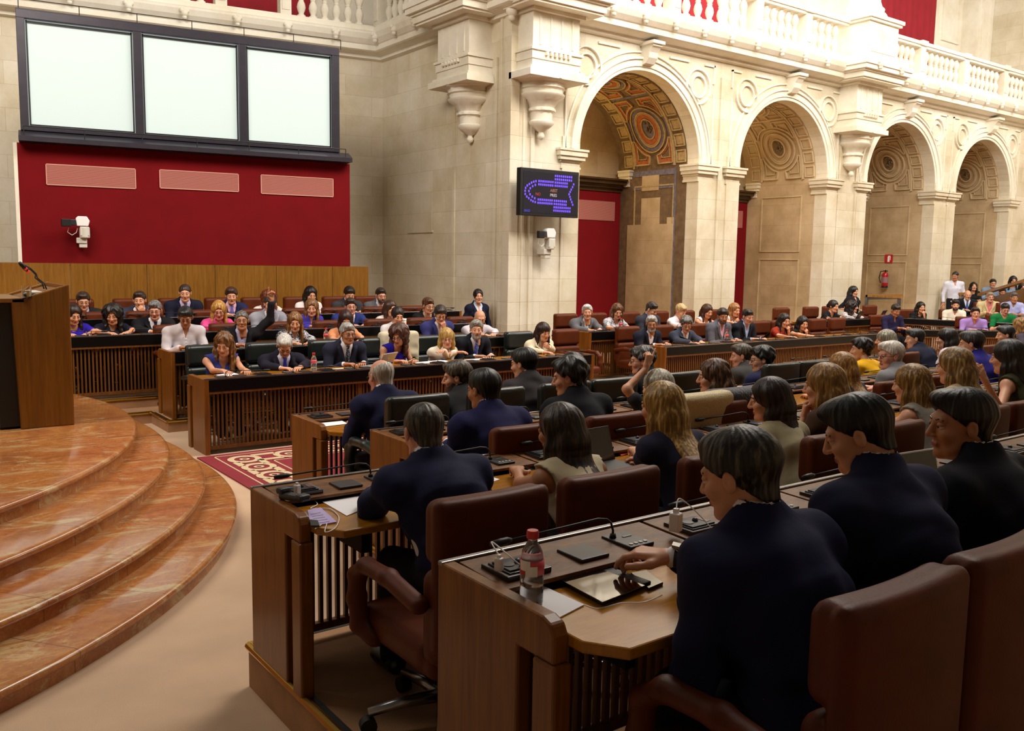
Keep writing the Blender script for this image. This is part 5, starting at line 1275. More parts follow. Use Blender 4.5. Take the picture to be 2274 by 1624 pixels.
seat('N3', 951, 680, 'short haired woman with glasses in a black jacket', 0, 'r', sex='f', hair='full', hc='#43281a', hc2='#7c5434', top='jacket', col='#111114', shirt='#c9a089', glasses=True, hy=0, hp=12)
# --- top far row
seat('N4', 185, 670, 'man in a black jacket and pale blue shirt with glasses by the lectern', 0, 'r', hair='short', hc='#2e2420', col='#1b1b1e', shirt='#b9bfe6', glasses=True, hy=-6, hp=14)
seat('N4', 310, 668, 'man in a grey blue jacket resting his head on one hand', 0, 'r', hair='short', hc='#2c221e', col='#33364a', shirt='#f0eef2', hy=-22, hp=6, pl='chin', wl=(-.15, .16, 1.02))
seat('N4', 411, 652, 'upright man in a navy suit with a grey tie before the panelling', 0, 'r', hair='crop', hc='#30241e', col='#13152b', shirt='#cbbfe6', tie='#4b4f66', hy=-18, hp=10)
seat('N4', 514, 658, 'man in a blue suit with a pink shirt and lilac tie', 0, 'r', hair='full', hc='#3a2a20', col='#1c2048', shirt='#e8b8cc', tie='#6a63b4', hy=-16, hp=10)
seat('N4', 598, 664, 'woman with red brown curls in white behind the grey jacket', 0, None, sex='f', hair='curly', hc='#5a2614', hc2='#8d4a28', top='shirt', col='#ece4e0', hy=-10, hp=10)
seat('N4', 690, 655, 'woman with long black hair in a white lace top', 0, 'r', sex='f', hair='long', hc='#0e0b0b', top='shirt', col='#e4dfe0', hy=-4, hp=18)
seat('N4', 776, 655, 'young man in a dark grey suit looking down at the panelling end', 0, 'r', hair='full', hc='#1d1714', col='#35353a', shirt='#d8d8de', hy=-10, hp=22)
seat('N4', 846, 657, 'bearded man with glasses in a mid grey suit', 0, 'r', hair='short', hc='#231c19', col='#54555c', shirt='#dad6dc', beard='#3a3532', glasses=True, hy=-8, hp=12, skin=2)
p = at_y(1062, 659, 13.2); person((p[0], 13.22, p[2]-1.50), PI+R(-6), p, near=0, sex='f', seated=False, hair='bun', hc='#17110f', top='jacket', col='#11142a', shirt='#c9d6ea', hy=-15, hp=0, label='standing usher in a navy blazer by the stone side wall')
# --- right hand benches
seat('R1', 1447, 720, 'white haired bearded man in a navy blazer at the bench end', 0, 'r', hair='short', hc='#8c8a88', hc2='#c8c6c4', col='#141628', shirt='#eadfe4', beard='#9a9896', glasses=True, hy=-40, hp=10, skin=1)
seat('R1', 1524, 721, 'man with grey curls and glasses in an open slate blazer', 0, 'r', hair='curlyshort', hc='#55524f', hc2='#8f8c88', col='#343848', shirt='#ded8de', glasses=True, hy=-34, hp=24)
seat('R1', 1605, 703, 'dark haired man in a mid grey suit with a pink shirt', 0, 'r', hair='full', hc='#1f1815', col='#5a5b66', shirt='#dcaabb', beard='#4a403c', hy=-30, hp=14, skin=1)
seat('R1', 1660, 704, 'man in a black suit with a light blue shirt looking sideways', 0, 'r', hair='short', hc='#1c1512', col='#11131d', shirt='#9fb4e2', hy=-10, hp=16, skin=2)
seat('R1', 1742, 713, 'woman in a rust red dress with a pearl necklace and hand on chin', 0, 'r', sex='f', hair='long', hc='#1a1210', top='tshirt', col='#8f2a18', hy=-16, hp=12, pl='chin', wl=(-.06, .28, 1.0))
seat('R1', 1783, 719, 'young woman in a black sleeveless top covering her mouth', 0, 'r', sex='f', hair='long', hc='#120e0e', top='sleeveless', col='#121214', hy=-24, hp=14, pl='chin', wl=(-.02, .28, .97))
seat('R2', 1304, 694, 'white haired man in a grey jacket below the painted arch', 0, 'r', hair='short', hc='#b8b6b3', hc2='#e6e4e2', col='#5f5f64', shirt='#e8e6ea', hy=-36, hp=4)
seat('R2', 1371, 692, 'woman with long brown hair in a grey print blouse holding a bottle', 0, 'r', sex='f', hair='long', hc='#4a2a16', hc2='#8a5a30', top='tshirt', col='#777a88', kind='pattern', hy=-26, hp=22)
seat('R2', 1447, 688, 'balding man with glasses in a charcoal suit reading below the arch', 0, 'r', hair='short', hc='#231c1a', col='#2f303b', shirt='#8f94c8', glasses=True, hy=10, hp=26)
seat('R2', 1512, 692, 'woman with short blond hair in a white jacket', 0, 'r', sex='f', hair='full', hc='#b09060', hc2='#e0cfa4', top='shirt', col='#e6e0ea', hy=0, hp=26)
seat('R2', 1571, 692, 'brown haired woman in a sleeveless white top below the second arch', 0, 'r', sex='f', hair='mid', hc='#3a1f14', top='sleeveless', col='#d9d2d8', hy=-10, hp=20)
seat('R2', 1632, 689, 'smiling woman with long blond hair touching her face', 0, 'r', sex='f', hair='long', hc='#8a5a30', hc2='#c49a5a', top='sleeveless', col='#dfd8dc', hy=-10, hp=14, pl='chin', wl=(-.12, .2, .98))
seat('R2', 1851, 681, 'woman in a black t shirt with sunglasses on her head beside a laptop', 0, 'r', sex='f', hair='bun', hc='#17110f', top='tshirt', col='#0f1018', hy=-2, hp=8)
seat('R2', 1893, 682, 'woman with long dark curls in a printed blouse seen in profile', 0, 'r', sex='f', hair='curly', hc='#1d1210', top='shirt', col='#a99a92', kind='pattern', hy=30, hp=2)
p = at_y(1896, 648, 12.5); person((p[0], 12.5, N2), PI, p, near=0, sex='f', seated=False, hair='mid', hc='#14100f', top='jacket', col='#101016', shirt='#22242c', hy=0, label='standing woman in black against the pier behind the laptops')
def far(px, py, D, rz, label, ch='r', seated=True, back=.2, zh=None, **k):
    p = at_d(px, py, D); f = Vector((-math.sin(rz), math.cos(rz))); z = max(0, p[2]-(1.13 if seated else 1.58)); k.setdefault('sex', 'm')
    b = (p[0]-f.x*(back if seated else 0), p[1]-f.y*(back if seated else 0), z)
    person(b, rz, p, seated=seated, label=label, **k)
    if ch: chair(b[0], b[1], b[2], rz, ch, 0, seatlab('r', label), 'leather swivel chairs')
E_ = 2.3
far(1989, 690, 18.6, PI-.3, 'man in a dark violet shirt leaning over the curved end bench', hair='short', hc='#1f1814', top='shirt', col='#201a3c', hy=-10, hp=24, skin=1)
far(2045, 683, 21.3, PI-.4, 'woman with long black hair and hand at her mouth behind the end bench', sex='f', hair='long', hc='#0f0c0c', top='tshirt', col='#141418', hy=-10, pl='chin', wl=(-.04, .3, .98))
far(2122, 679, 21.6, E_, 'smiling bearded man in a cream collarless shirt', hair='full', hc='#17110f', top='shirt', col='#e6dccb', beard='#241a16', hy=-8, hp=4)
far(2166, 697, 18.4, E_, 'man in a lilac shirt with dark glasses at the curved bench', hair='short', hc='#1c1614', top='shirt', col='#9a7cc0', glasses=True, hy=-4, hp=2, skin=2)
far(2232, 687, 19.6, E_, 'man in a green polo shirt looking down', hair='short', hc='#15110f', top='tshirt', col='#14703a', glasses=True, hp=24, skin=2)
far(2149, 656, 23.4, E_, 'bald man in a dark suit with a blue tie in the upper right rows', hair='bald', hc='#4a3a30', col='#11131e', tie='#4a5f9c', hp=8)
far(2199, 661, 22.6, E_, 'man in a cream jacket over a coral shirt', hair='short', hc='#8a7a68', col='#cdbb8e', shirt='#d8737a', glasses=True, hp=2, skin=2)
far(2226, 650, 24.2, E_, 'dark haired man in a brown shirt behind the cream jacket', hair='short', hc='#15100e', top='shirt', col='#2a211e', hp=10, skin=1)
far(2252, 662, 21.8, E_, 'grey haired man in a pale blue shirt at the right edge', hair='short', hc='#4a4644', top='shirt', col='#a8aede', hp=8, skin=1)
far(2271, 640, 23.0, E_, 'woman in a floral blouse at the far right edge', sex='f', hair='mid', hc='#14100f', top='shirt', col='#b08f86', kind='pattern', hp=6)
far(2162, 637, 25.5, E_, 'woman with long dark hair seated beside the raked stand', None, sex='f', hair='long', hc='#17110f', top='tshirt', col='#16161a', hp=-4)
far(2205, 630, 25.5, E_, 'man in glasses looking over the raked handrail', None, hair='short', hc='#231c1a', top='shirt', col='#7f93a8', glasses=True, hp=6)
far(2250, 624, 24.5, E_, 'dark haired spectator in glasses above the raked handrail', None, sex='f', hair='mid', hc='#120e0d', top='tshirt', col='#6d86a4', glasses=True, hp=10)
far(2121, 614, 24.6, E_, 'man in a white shirt standing against the last arch pier', None, seated=False, hair='crop', hc='#1a1311', top='shirt', col='#cfd0de', hy=-30, skin=1)
# --- first near row (backs)
seat('S1', 845, 838, 'bald man with white hair fringe in a dark navy suit seen from behind', 1, 'g', hair='ring', hc='#b5aca2', hc2='#dcd6ce', col='#15173a', hy=6, hp=12, skin=2, glasses=True)
seat('S1', 1014, 840, 'brown bearded man in a dark grey suit turning his head left', 1, 'g', hair='full', hc='#3a2f24', hc2='#6f6250', col='#232225', beard='#3a3028', hy=55, hp=8)
seat('S1', 1163, 810, 'man in a brown grey suit with thick black hair from behind', 1, 'g', hair='full', hc='#0e0b0a', col='#332d30', hy=25, hp=8, wide=1.05)
seat('S1', 1268, 818, 'dark haired woman hidden behind the man with the white collar', 0, 'g', sex='f', hair='bob', hc='#110d0c', top='tshirt', col='#b2637a', hy=10)
seat('S1', 1425, 803, 'man with glasses and grey curls behind the raised hand', 0, 'g', hair='curlyshort', hc='#2e2b29', hc2='#6a6764', col='#1a1a20', glasses=True, hy=50, hp=6)
seat('S1', 1646, 792, 'man with grey brown hair in a grey suit in the first near row', 0, 'g', hair='short', hc='#3a2e22', hc2='#6f6454', col='#3d3b38', hy=45, hp=8, dy=.35, skin=2)
seat('S1', 1691, 800, 'curly black haired man with dark glasses in a blue suit', 0, 'g', hair='curlyshort', hc='#0d0a0a', col='#171a40', glasses=True, hy=50, hp=8, dy=-.3)
seat('S1', 1912, 777, 'woman with short dark curls in a bright yellow dress', 0, 'r', sex='f', hair='curlyshort', hc='#120c0b', top='tshirt', col='#e0a80e', hy=30, hp=6)
seat('S1', 1965, 756, 'grey blond haired woman in a white blouse from behind', 0, None, sex='f', hair='bob', hc='#6f685a', hc2='#b5ad98', top='shirt', col='#dcd8dc', hy=30, dy=.5)
seat('S1', 2031, 753, 'dark haired man in a navy jacket facing the end bench', 0, 'r', hair='short', hc='#14100f', col='#12162c', hy=40, dy=.3)
seat('S1', 2101, 752, 'dark haired woman in a pale pink blouse from behind', 0, 'r', sex='f', hair='bob', hc='#150e0d', top='shirt', col='#cdbcc6', hy=25)
seat('S1', 2232, 745, 'dark haired man near the right edge in the first near row', 0, 'r', hair='full', hc='#120e0d', col='#1a1a26', hy=40)
seat('S1', 2264, 725, 'woman with curly blond hair at the right edge', 0, None, sex='f', hair='curly', hc='#6b4a22', hc2='#a37a3e', top='tshirt', col='#3a3440', hy=20, dy=1.)
# --- second near row
seat('S2', 1074, 868, 'black haired man in a bright navy jacket from behind', 1, 'r', hair='short', hc='#0c0909', col='#191a48', hy=12, hp=10, wide=1.05, skin=1)
seat('S2', 1264, 840, 'man with wavy dark hair and a white collar above a black suit', 1, 'r', hair='curlyshort', hc='#141110', hc2='#3c3a3a', col='#0f1019', shirt='#efeef4', hy=40, hp=10)
seat('S2', 1458, 862, 'grey blond woman raising her hand above the rows', 1, 'r', sex='f', hair='bob', hc='#8f8878', hc2='#cfc8b4', top='tshirt', col='#2a2a30', hy=10, hp=8, lp=(1434, 818, .12), pl='point', dy=.1)
seat('S2', 1582, 838, 'woman with blown brown hair in a multicoloured striped dress', 1, 'r', sex='f', hair='wavy', hc='#3e2615', hc2='#7a5230', top='sleeveless', col='#a03040', kind='stripes', hy=50, hp=6)
seat('S2', 1866, 818, 'blond woman with shoulder length hair left of the yellow dress', 0, 'r', sex='f', hair='mid', hc='#7a5222', hc2='#b88a48', top='tshirt', col='#2c2c34', hy=10)
seat('S2', 1977, 792, 'white haired man with glasses seen in profile in a grey suit', 1, 'r', hair='full', hc='#b8aea4', hc2='#e0dad2', col='#7c7c80', shirt='#aab4cc', glasses=True, hy=62, hp=4, skin=2)
seat('S2', 2156, 765, 'man in a violet blue jacket leaning on his hand from behind', 0, 'r', hair='full', hc='#1c1614', hc2='#3c3634', col='#24207a', hy=25, hp=8, pl='chin', wl=(-.12, .2, .98))
# --- third near row
seat('S3', 940, 962, 'man with short greying hair in a navy suit writing at the desk end', 2, 'r', hair='crop', hc='#2a241e', hc2='#5e574e', col='#161a3c', hy=-8, hp=16, skin=2, lz=(832, 1098, .97), wr=(.16, .44, .79), cdx=-.14, wide=1.02, dy=.1)
seat('S3', 1240, 958, 'woman with long straight dark brown hair in a sleeveless cream top', 2, 'r', sex='f', hair='verylong', hc='#1b100a', hc2='#4a2f18', top='sleeveless', col='#cfc2a4', hy=14, hp=10, lz=(1150, 1050, .98), pl='press', skin=1)
seat('S3', 1466, 905, 'woman with long golden blond hair in a dark blue blouse', 2, 'r', sex='f', hair='verylong', hc='#8a6429', hc2='#cfae6a', top='tshirt', col='#23223a', hy=8, hp=8, lz=(1412, 1005, .98), pl='press')
seat('S3', 1706, 890, 'woman with dark auburn hair in a beige cap sleeve dress', 2, 'r', sex='f', hair='mid', hc='#1a0b0a', hc2='#341815', top='tshirt', col='#a79c7e', hy=38, hp=10)
seat('S3', 1827, 858, 'blond woman with long hair resting her cheek on a braceleted hand', 1, 'r', sex='f', hair='long', hc='#7a5626', hc2='#b98f50', top='tshirt', col='#4a3428', hy=20, hp=8, pl='chin', wl=(-.1, .2, .98))
seat('S3', 2021, 855, 'woman with highlighted brown blond hair in a grey top from behind', 1, 'r', sex='f', hair='long', hc='#6a4a1e', hc2='#b58f4e', top='sleeveless', col='#8d8880', hy=8)
seat('S3', 2117, 815, 'woman with straight light brown hair right of the white haired man', 0, 'r', sex='f', hair='long', hc='#6a4d26', hc2='#b5945a', top='tshirt', col='#cdb08e', hy=6)
seat('S3', 2236, 795, 'woman with long dark straight hair and bare shoulders at the right', 1, 'r', sex='f', hair='verylong', hc='#120b09', hc2='#2c1b12', top='sleeveless', col='#3a3a20', hy=10, lp=(2190, 850, -.1), pl='relax')
# --- nearest row
a = at_z(1474, 1240, 1.125)
seat('S4', 1640, 1060, 'man with thick greying hair in a navy suit reaching for the voting buttons', 2, 'r', hair='full', hc='#1f1b17', hc2='#5a544b', col='#12153a', hy=18, hp=16, rz_=(1494, 1238, 1.14), pr='press', watch=1, wl=(-.10, .34, .80), wide=1.08, cdx=-.06)
seat('S4', 1904, 966, 'black haired man in a navy jacket with his head bowed to the left', 2, 'r', hair='short', hc='#0d0b0b', hc2='#231f1f', col='#171b3a', hy=34, hp=22, hs=.95, wide=1.04, skin=0)
seat('S4', 2132, 946, 'man with short brown hair in profile looking left at the right edge', 2, 'r', hair='short', hc='#140f0c', hc2='#2c211a', col='#0d0f1a', hy=52, hp=4, skin=1, wide=1.05)

# --- empty chairs and garments over chair backs
def empty_chair(x, y, z, rz, col, label): chair(x, y, z, rz, col, 1, label, 'leather swivel chairs', vacant=True)
for px, py, row, col, lab in ((1345, 858, 'S1', 'g', 'empty dark green leather chair right of the white collared man'), (1530, 850, 'S1', 'g', 'low empty dark green chair left of the striped dress'), (1165, 790, 'G', 'g', 'empty dark green chair left of the woman in the cream jacket'), (1256, 720, 'R1', 'r', 'empty brown leather chair at the left end of the lower bench'), (1700, 715, 'R1', 'r', 'empty brown chair between the black suit and the rust dress'),
                              (1813, 730, 'R1', 'r', 'empty brown chair right of the young woman in black'), (1856, 730, 'R1', 'r', 'last empty brown chair of the long right bench'), (1733, 705, 'R2', 'r', 'empty brown chair below the pier of the second arch'), (1930, 690, 'R2', 'r', 'empty brown chair right of the two laptops'),
                              (2038, 850, 'S2', 'r', 'brown chair back right of the white haired man'), (1600, 1000, 'S3', 'r', 'brown chair between the long blond hair and the auburn hair')):
    yh, yp, zt, rz = ROW[row]; ys = yp-.3*math.cos(rz); x = float(at_y(px, py, ys)[0])
    if col == 'r' and row == 'S4': x = float(at_y(2300, 1250, .9)[0])
    empty_chair(x, yp, zt, rz, col, lab)
for row, col, lab, px in (('N4', 'r', 'empty brown chair left of the black haired woman in white lace', 652), ('N4', 'r', 'empty brown chair right of the man in the blue suit', 545), ('N4', 'r', 'empty brown chair right of the dark grey suit', 812), ('N4', 'r', 'empty brown chair right of the man in the navy suit', 462), ('N3', 'r', 'empty brown chair left of the laughing man', 735), ('N3', 'r', 'empty brown chair left of the short haired woman', 910)):
    yh, yp, zt, rz = ROW[row]; x = float(at_y(px, 680, yp)[0]); chair(x, yp, zt, rz, col, 0, lab, 'leather swivel chairs', vacant=True)
def garment(x, y, z, rz, m, label, low=.45):
    h = .014; s = SDF((-.34, -.42, low-.05), (.34, -.18, 1.10), h); s.rbox((0, -.315, (low+1.06)/2), (.288, .072, (1.06-low)/2), .05, bend=.3)
    V, F = s.mesh(); n = disp(V, .012, 24, 5); V = V*1.; V[:, 1] += n*np.clip((1.0-V[:, 2])*2.5, .2, 1); V[:, 0] += n*.5
    o = mesh_obj('draped_jacket', V, F, m, None, True); o.location = (x, y, z); o.rotation_euler = (0, 0, rz); tag(o, label, 'jacket')
SEQ = mat('gold_sequin_knit', '#b5a378', .4, metal=.15, noise=.25, nscale=120, bump=.5, bscale=200)
FUR = mat('navy_plush', '#1c2138', .9, noise=.5, nscale=22, bump=.8, bscale=60, sheen=.6)
p = at_y(1553, 905, 3.86); garment(p[0], 4.16, T2, 0, SEQ, 'glittery pale gold jacket over a chair beside the golden blond woman', .5)
p = at_y(1632, 900, 3.9); garment(p[0]+.02, 4.2, T2, 0, FUR, 'dark blue plush coat hanging over a chair behind the striped dress', .3)
p = at_y(886, 780, 10.3); garment(p[0], 10.02, 0, PI, cloth('#cbbfa4'), 'beige trench coat over the chair of the woman in royal blue', .45)

# ================================================================== SMALL THINGS
def bottle(loc, label, big=True):
    r = empty('water_bottle', loc, random.random()*6, label, 'bottle', 'plastic water bottles')
    m = MB(); m.lathe([(0, .0), (.028, .0), (.032, .006), (.033, .05), (.0315, .053), (.033, .057), (.033, .085), (.031, .09), (.0325, .095), (.0325, .125), (.028, .15), (.016, .172), (.0135, .178), (.0135, .19), (0, .19)], n=28); m.build('plastic_body', mat('bottle_plastic', '#eef2f4', .06, trans=.92), r, smooth=True, auto=50)
    m = MB(); m.lathe([(.0, .187), (.0165, .185), (.017, .190), (.017, .203), (.015, .207), (0, .207)], n=20); m.build('red_cap', mat('red_cap', '#c4252a', .35), r, smooth=True, auto=40)
    m = MB(); m.lathe([(.0337, .088), (.0337, .128)], n=28); lb = m.build('label', mat('red_label', '#d04a52', .5), r, smooth=True)
    m = MB()
    for k, (t, z, s_) in enumerate(((-.35, .115, .014), (.25, .100, .014))):
        m.lathe([(.0343, z-s_), (.0345, z), (.0343, z+s_)], n=6, a0=t-.5, a1=t+.5)
    m.build('white_swoosh', WHITEP, lb, smooth=True); return r
Z4 = T4+.732; Z3 = T3+.732
def P4(px, py, z=Z4): p = at_z(px, py, z); return (float(p[0]), float(p[1]), z)
o = bottle(P4(1180, 1340, Z4+.004), 'plastic water bottle with red cap on the nearest desk corner'); o.rotation_euler.z = R(215)
def flat(name, corners, z, h, m, label, cat, bev=0., group=None, px=True):
    C = [at_z(a, b, z) for a, b in corners] if px else corners; c = sum(np.array(q) for q in C)/len(C)
    r = empty(name, (c[0], c[1], z), 0, label, cat, group); mb = MB(); mb.prism([(q[0], q[1]) for q in C], lambda a, b, e: (a, b, z+e), 0.001, h); mb.build({'paper': 'sheet', 'tablet': 'case', 'folder': 'cover'}.get(name, 'body'), m, r, world=True, bevel=bev); return r
LIL = mat('lilac_page', '#b8a6d8', .7)
r = flat('paper', [(1130, 1308), (1180, 1292), (1297, 1346), (1243, 1374)], Z4, .004, PAPER, 'folded white papers under the water bottle', 'paper')
r = flat('tablet', [(1224, 1287), (1322, 1257), (1446, 1302), (1338, 1346)], Z4, .016, BLACKM, 'black tablet in a case lying on the nearest desk', 'tablet', .003)
TAB = mat('tablet_glass', '#0a0a0c', .03, spec=.8, coat=1.)
m = MB(); m.prism([tuple(at_z(a, b, Z4+.017)[:2]) for a, b in ((1236, 1284), (1322, 1260), (1432, 1301), (1338, 1338))], lambda a, b, e: (a, b, Z4+.016+e), 0, .002); m.build('glass_screen', TAB, r, world=True)
r = flat('phone', [(1400, 1278), (1436, 1272), (1473, 1300), (1440, 1314)], Z4, .009, mat('phone_back', '#17161a', .12, coat=.8), 'dark phone on a charging cable beside the tablet', 'phone', .002)
r = flat('plastic_card', [(1366, 1248), (1385, 1240), (1400, 1252), (1380, 1257)], Z4, .002, mat('green_card', '#86a88c', .5), 'small green card under the reaching hand', 'card')
def cable(pts, label, zz=None):
    m = MB(); P = [Vector(p) for p in pts]; Q = []
    for i in range(len(P)-1):
        a, b, c, d = P[max(i-1, 0)], P[i], P[i+1], P[min(i+2, len(P)-1)]
        for k in range(8): t = k/8; Q.append(.5*((2*b)+(c-a)*t+(2*a-5*b+4*c-d)*t*t+(3*b-a-3*c+d)*t**3))
    Q.append(P[-1]); m.tube(Q, .0022, 6); o = m.build('charging_cable', WHITEP, None, smooth=True); tag(o, label, 'cable', 'white charging cables')
cable([P4(1262, 1330), P4(1300, 1345), P4(1330, 1352), P4(1380, 1340), P4(1430, 1338), P4(1470, 1322)], 'white charging cable curving in front of the tablet')
def plug(px, py, z, label, s=.03, w=None):
    p = at_z(px, py, z); r = empty('usb_charger', (p[0], p[1], z), .3, label, 'charger', 'white phone chargers')
    m = MB(); m.box((-s*.42, -s*.42, 0), (s*.42, s*.42, s*1.5)); m.build('charger_body', WHITEP, r, bevel=.004); m = MB(); m.box((-s*.2, -s*.2, s*1.5), (s*.2, s*.2, s*1.85)); m.build('cable_plug', WHITEP, r, bevel=.001); return p
ZC = T4+.786; p = plug(1108, 1268, ZC, 'small white charger plugged in near the water bottle', .026); cable([(p[0], p[1], ZC+.045), (p[0]+.01, p[1]+.05, ZC+.07), (p[0]+.05, p[1]-.02, ZC+.02), P4(1165, 1262), P4(1190, 1290)], 'thin white cable from the charger to the papers')
p = plug(1500, 1180, ZC, 'square white charger plugged into the second socket of the nearest desk', .042); cable([(p[0], p[1], ZC+.075), (p[0]+.04, p[1]+.02, ZC+.10), (p[0]+.11, p[1]-.02, ZC+.03), (p[0]+.12, p[1]-.12, Z4+.01)], 'white cable looping from the square charger')
ZC3 = T3+.786; p = plug(660, 1098, ZC3, 'white charger in the end socket of the desk on the brass edged tier', .028)
C3 = lambda a, b: tuple(at_z(a, b, Z3+.004))
cable([(p[0], p[1], ZC3+.05), C3(668, 1112), C3(690, 1108), C3(705, 1120), C3(690, 1130), C3(730, 1130), C3(752, 1148), C3(745, 1172), C3(722, 1182), C3(725, 1160), C3(700, 1175)], 'tangled white cable beside the lilac booklet')
flat('paper', [(716, 1116), (800, 1102), (840, 1118), (770, 1147)], Z3, .003, PAPER, 'white printed sheets in front of the man writing', 'paper')
r = flat('booklet', [(683, 1136), (712, 1130), (748, 1162), (690, 1172)], Z3, .006, LIL, 'lilac booklet at the end of the third near desk', 'booklet')
m = MB()
for k in range(5): a, b = at_z(690+k*3, 1142+k*5, Z3+.0075), at_z(712+k*5, 1138+k*5, Z3+.0075); m.tube([a, b], .0016, 4)
m.build('white_lines', PAPER, r, world=True)
flat('phone', [(686, 1158), (706, 1160), (710, 1172), (690, 1172)], Z3+.006, .009, BLACKM, 'black phone on the lilac booklet', 'phone', .002)
r = empty('telephone', tuple(at_z(645, 1112, T3+.776)), .2, 'black desk telephone handset at the end of the third near desk', 'telephone'); m = MB(); m.cbox((0, -.02, .02), (.05, .16, .03), rx=-.1); m.cbox((0, .05, .035), (.055, .05, .03)); m.cbox((0, -.09, .03), (.055, .05, .03)); m.build('handset', CHAR, r, bevel=.012)
flat('paper', [(704, 934), (750, 930), (772, 942), (722, 948)], .734, .003, PAPER, 'white sheet on the first near desk before the bald man', 'paper')
flat('paper', [(1062, 1068), (1090, 1060), (1110, 1066), (1075, 1078)], Z3, .003, PAPER, 'white sheet beside the woman in the cream top', 'paper')
flat('folder', [(1360, 1000), (1390, 994), (1405, 1005), (1380, 1014)], Z3, .006, mat('coral_folder', '#d8503a', .6), 'coral red folder by the golden blond woman', 'folder')
flat('paper', [(1798, 1130), (1822, 1115), (1838, 1122), (1815, 1138)], Z4, .003, PAPER, 'white sheet between the two nearest men', 'paper')
def laptop(loc, rz, m1, m2, label, w=.32, ang=20, scr=None, logo=True):
    r = empty('laptop', loc, rz, label, 'laptop', 'laptops on the desks'); m = MB(); m.box((-w/2, -.11, 0), (w/2, .11, .014)); m.build('keyboard_base', m1, r, bevel=.004)
    a = R(ang); m = MB(); f = lambda x, y, z: (x, .11+z*math.sin(a)+y*math.cos(a), .012+z*math.cos(a)-y*math.sin(a)); m.box((-w/2, -.005, 0), (w/2, .005, w*.62), 0, f); lid = m.build('lid', m1, r, bevel=.003)
    m = MB(); m.box((-w/2+.01, -.007, .01), (w/2-.01, -.005, w*.6), 0, f); m.build('display', m2, lid)
    if logo: m = MB(); m.box((-.016, .005, w*.28), (.016, .007, w*.38), 0, f); m.build('emblem', m2 if scr else WHITEP, lid, bevel=.004)
SILV = mat('silver_aluminium', '#c4c6c4', .3, metal=.6); DSCR = mat('dark_screen', '#0c0c0f', .1, coat=.5)
p = at_z(838, 815, .77); laptop((p[0]+.12, p[1]+.25, .74), PI+.5, SILV, DSCR, 'silver laptop open on the government bench', .30, 30)
p = at_y(1353, 1010, 3.35); laptop((p[0]+.02, 3.35, Z3), .1, BLACKM, DSCR, 'black laptop on the desk of the woman in the cream top', .30, 18, logo=False)
p = at_y(2082, 1045, 1.75); laptop((p[0], 1.72, Z4), -.1, SILV, DSCR, 'silver edged laptop before the man in profile', .32, 14, logo=False)
laptop((17.25, 11.05, N2+.735), PI+.3, CHAR, DSCR, 'dark laptop of the woman in the black t shirt', .34, 28); laptop((18.15, 11.05, N2+.735), PI+.3, CHAR, DSCR, 'dark laptop of the woman with dark curls', .34, 28)
for px, py, z, lab in ((697, 824, .735, 'water bottle with red cap on the government bench left of the slate suit'), (724, 762, N2+.735, 'water bottle beside the woman in the peach blouse'), (918, 712, N3+.735, 'small water bottle before the short haired woman'), (1378, 734, N2+.735, 'water bottle held by the woman in the print blouse'), (1613, 760, .735, 'water bottle in front of the pink shirted man')):
    p = at_z(px, py, z); bottle((float(p[0]), float(p[1]), z), lab)
for q, (pts, lab) in enumerate((([(480, 833), (520, 829), (535, 834), (492, 840)], 'sheet of paper before the woman in blue lace'), ([(668, 826), (760, 818), (790, 822), (690, 830)], 'white papers before the slate suited minister'), ([(920, 806), (985, 800), (1005, 806), (935, 812)], 'stack of white papers right of the silver laptop'), ([(1030, 800), (1075, 796), (1085, 800), (1045, 804)], 'white papers before the navy suited minister'))):
    flat('paper', pts, .738, .004, PAPER, lab, 'paper')
flat('folder', [(1112, 797), (1135, 794), (1140, 798), (1118, 801)], .738, .006, mat('red_folder', '#a3202c', .6), 'red folder near the empty green chair', 'folder')
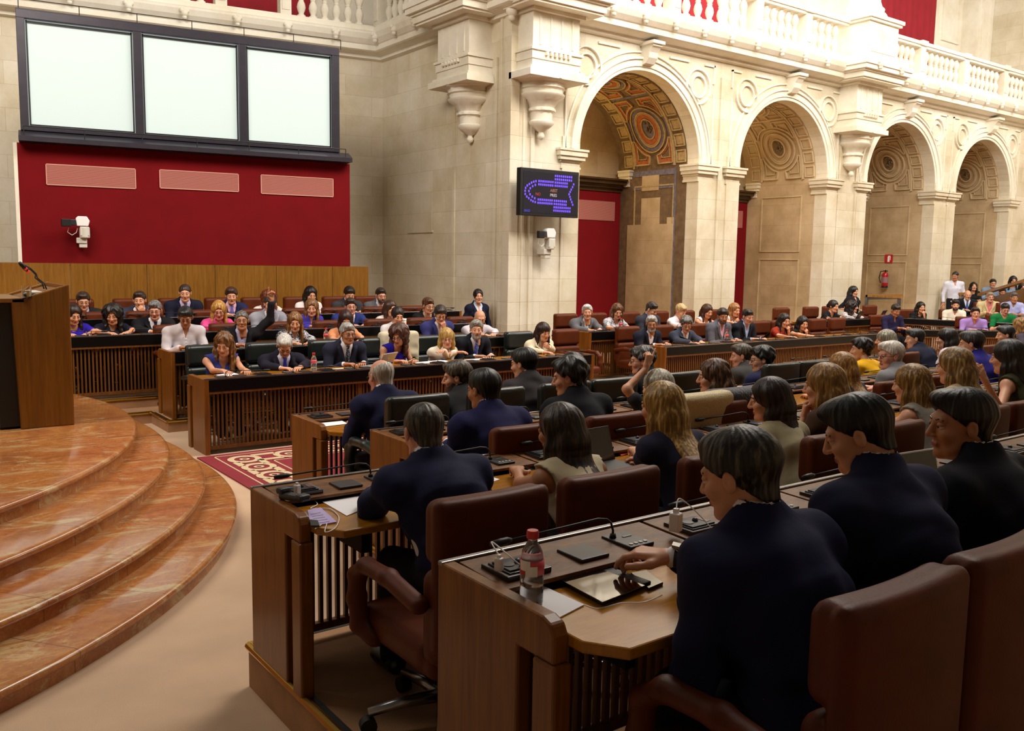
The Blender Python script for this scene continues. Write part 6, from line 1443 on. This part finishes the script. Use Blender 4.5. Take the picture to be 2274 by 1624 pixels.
tumbler(tuple(float(v) for v in at_z(198, 752, N3+.735)[:2])+(N3+.735,), 'glass of water on the bench right of the lectern')

# ================================================================== LIGHT
w = SC.world = bpy.data.worlds.new('daylight'); w.use_nodes = True
bg = w.node_tree.nodes['Background']; bg.inputs[0].default_value = lin('#fff2e0'); bg.inputs[1].default_value = .07
def area(name, loc, target, e, sx, sy, col):
    l = bpy.data.lights.new(name, 'AREA'); l.shape = 'RECTANGLE'; l.size = sx; l.size_y = sy; l.energy = e; l.color = lin(col)[:3]
    o = bpy.data.objects.new(name, l); COL.objects.link(o); o.location = loc; o.rotation_euler = (Vector(target)-Vector(loc)).to_track_quat('-Z', 'Y').to_euler(); return o
area('skylight', (13, 10, 12.5), (12.5, 10.5, 0), 1750, 17, 5, '#fff6ea')
area('ceiling_and_fill_light', (13, 5, 10.5), (15, 13, 5.0), 1600, 12, 2.5, '#fff6ea')
area('ceiling_and_fill_light', (24.5, 6, 10.5), (25, 13, 5.0), 950, 7, 2.5, '#fff6ea')  # unseen fill lamp added to brighten the far right upper wall
area('ceiling_and_fill_light', (-1, 8, 9), (4, 16, 3.5), 1000, 6, 3, '#fff4e6')
l = bpy.data.lights.new('niche_lamp', 'POINT'); l.energy = 90; l.color = (1, .72, .30); l.shadow_soft_size = .12; o = bpy.data.objects.new('niche_lamp', l); COL.objects.link(o); o.location = (11.95, 15.05, 4.05)
l = bpy.data.lights.new('niche_lamp', 'POINT'); l.energy = 45; l.color = (1, .75, .36); l.shadow_soft_size = .12; o = bpy.data.objects.new('niche_lamp', l); COL.objects.link(o); o.location = (16.4, 15.0, 4.02)
for o in list(bpy.data.objects):
    if o.type == 'EMPTY' and o.name.startswith('swivel_chair') and 'label' not in o:
        for c in list(o.children_recursive): bpy.data.objects.remove(c)
        bpy.data.objects.remove(o)
vs = SC.view_settings; vs.view_transform = 'Standard'; vs.look = 'None'; vs.gamma = 1; vs.use_curve_mapping = False; vs.exposure = 0.
SC.cycles.max_bounces = 6; SC.cycles.caustics_reflective = False; SC.cycles.caustics_refractive = False
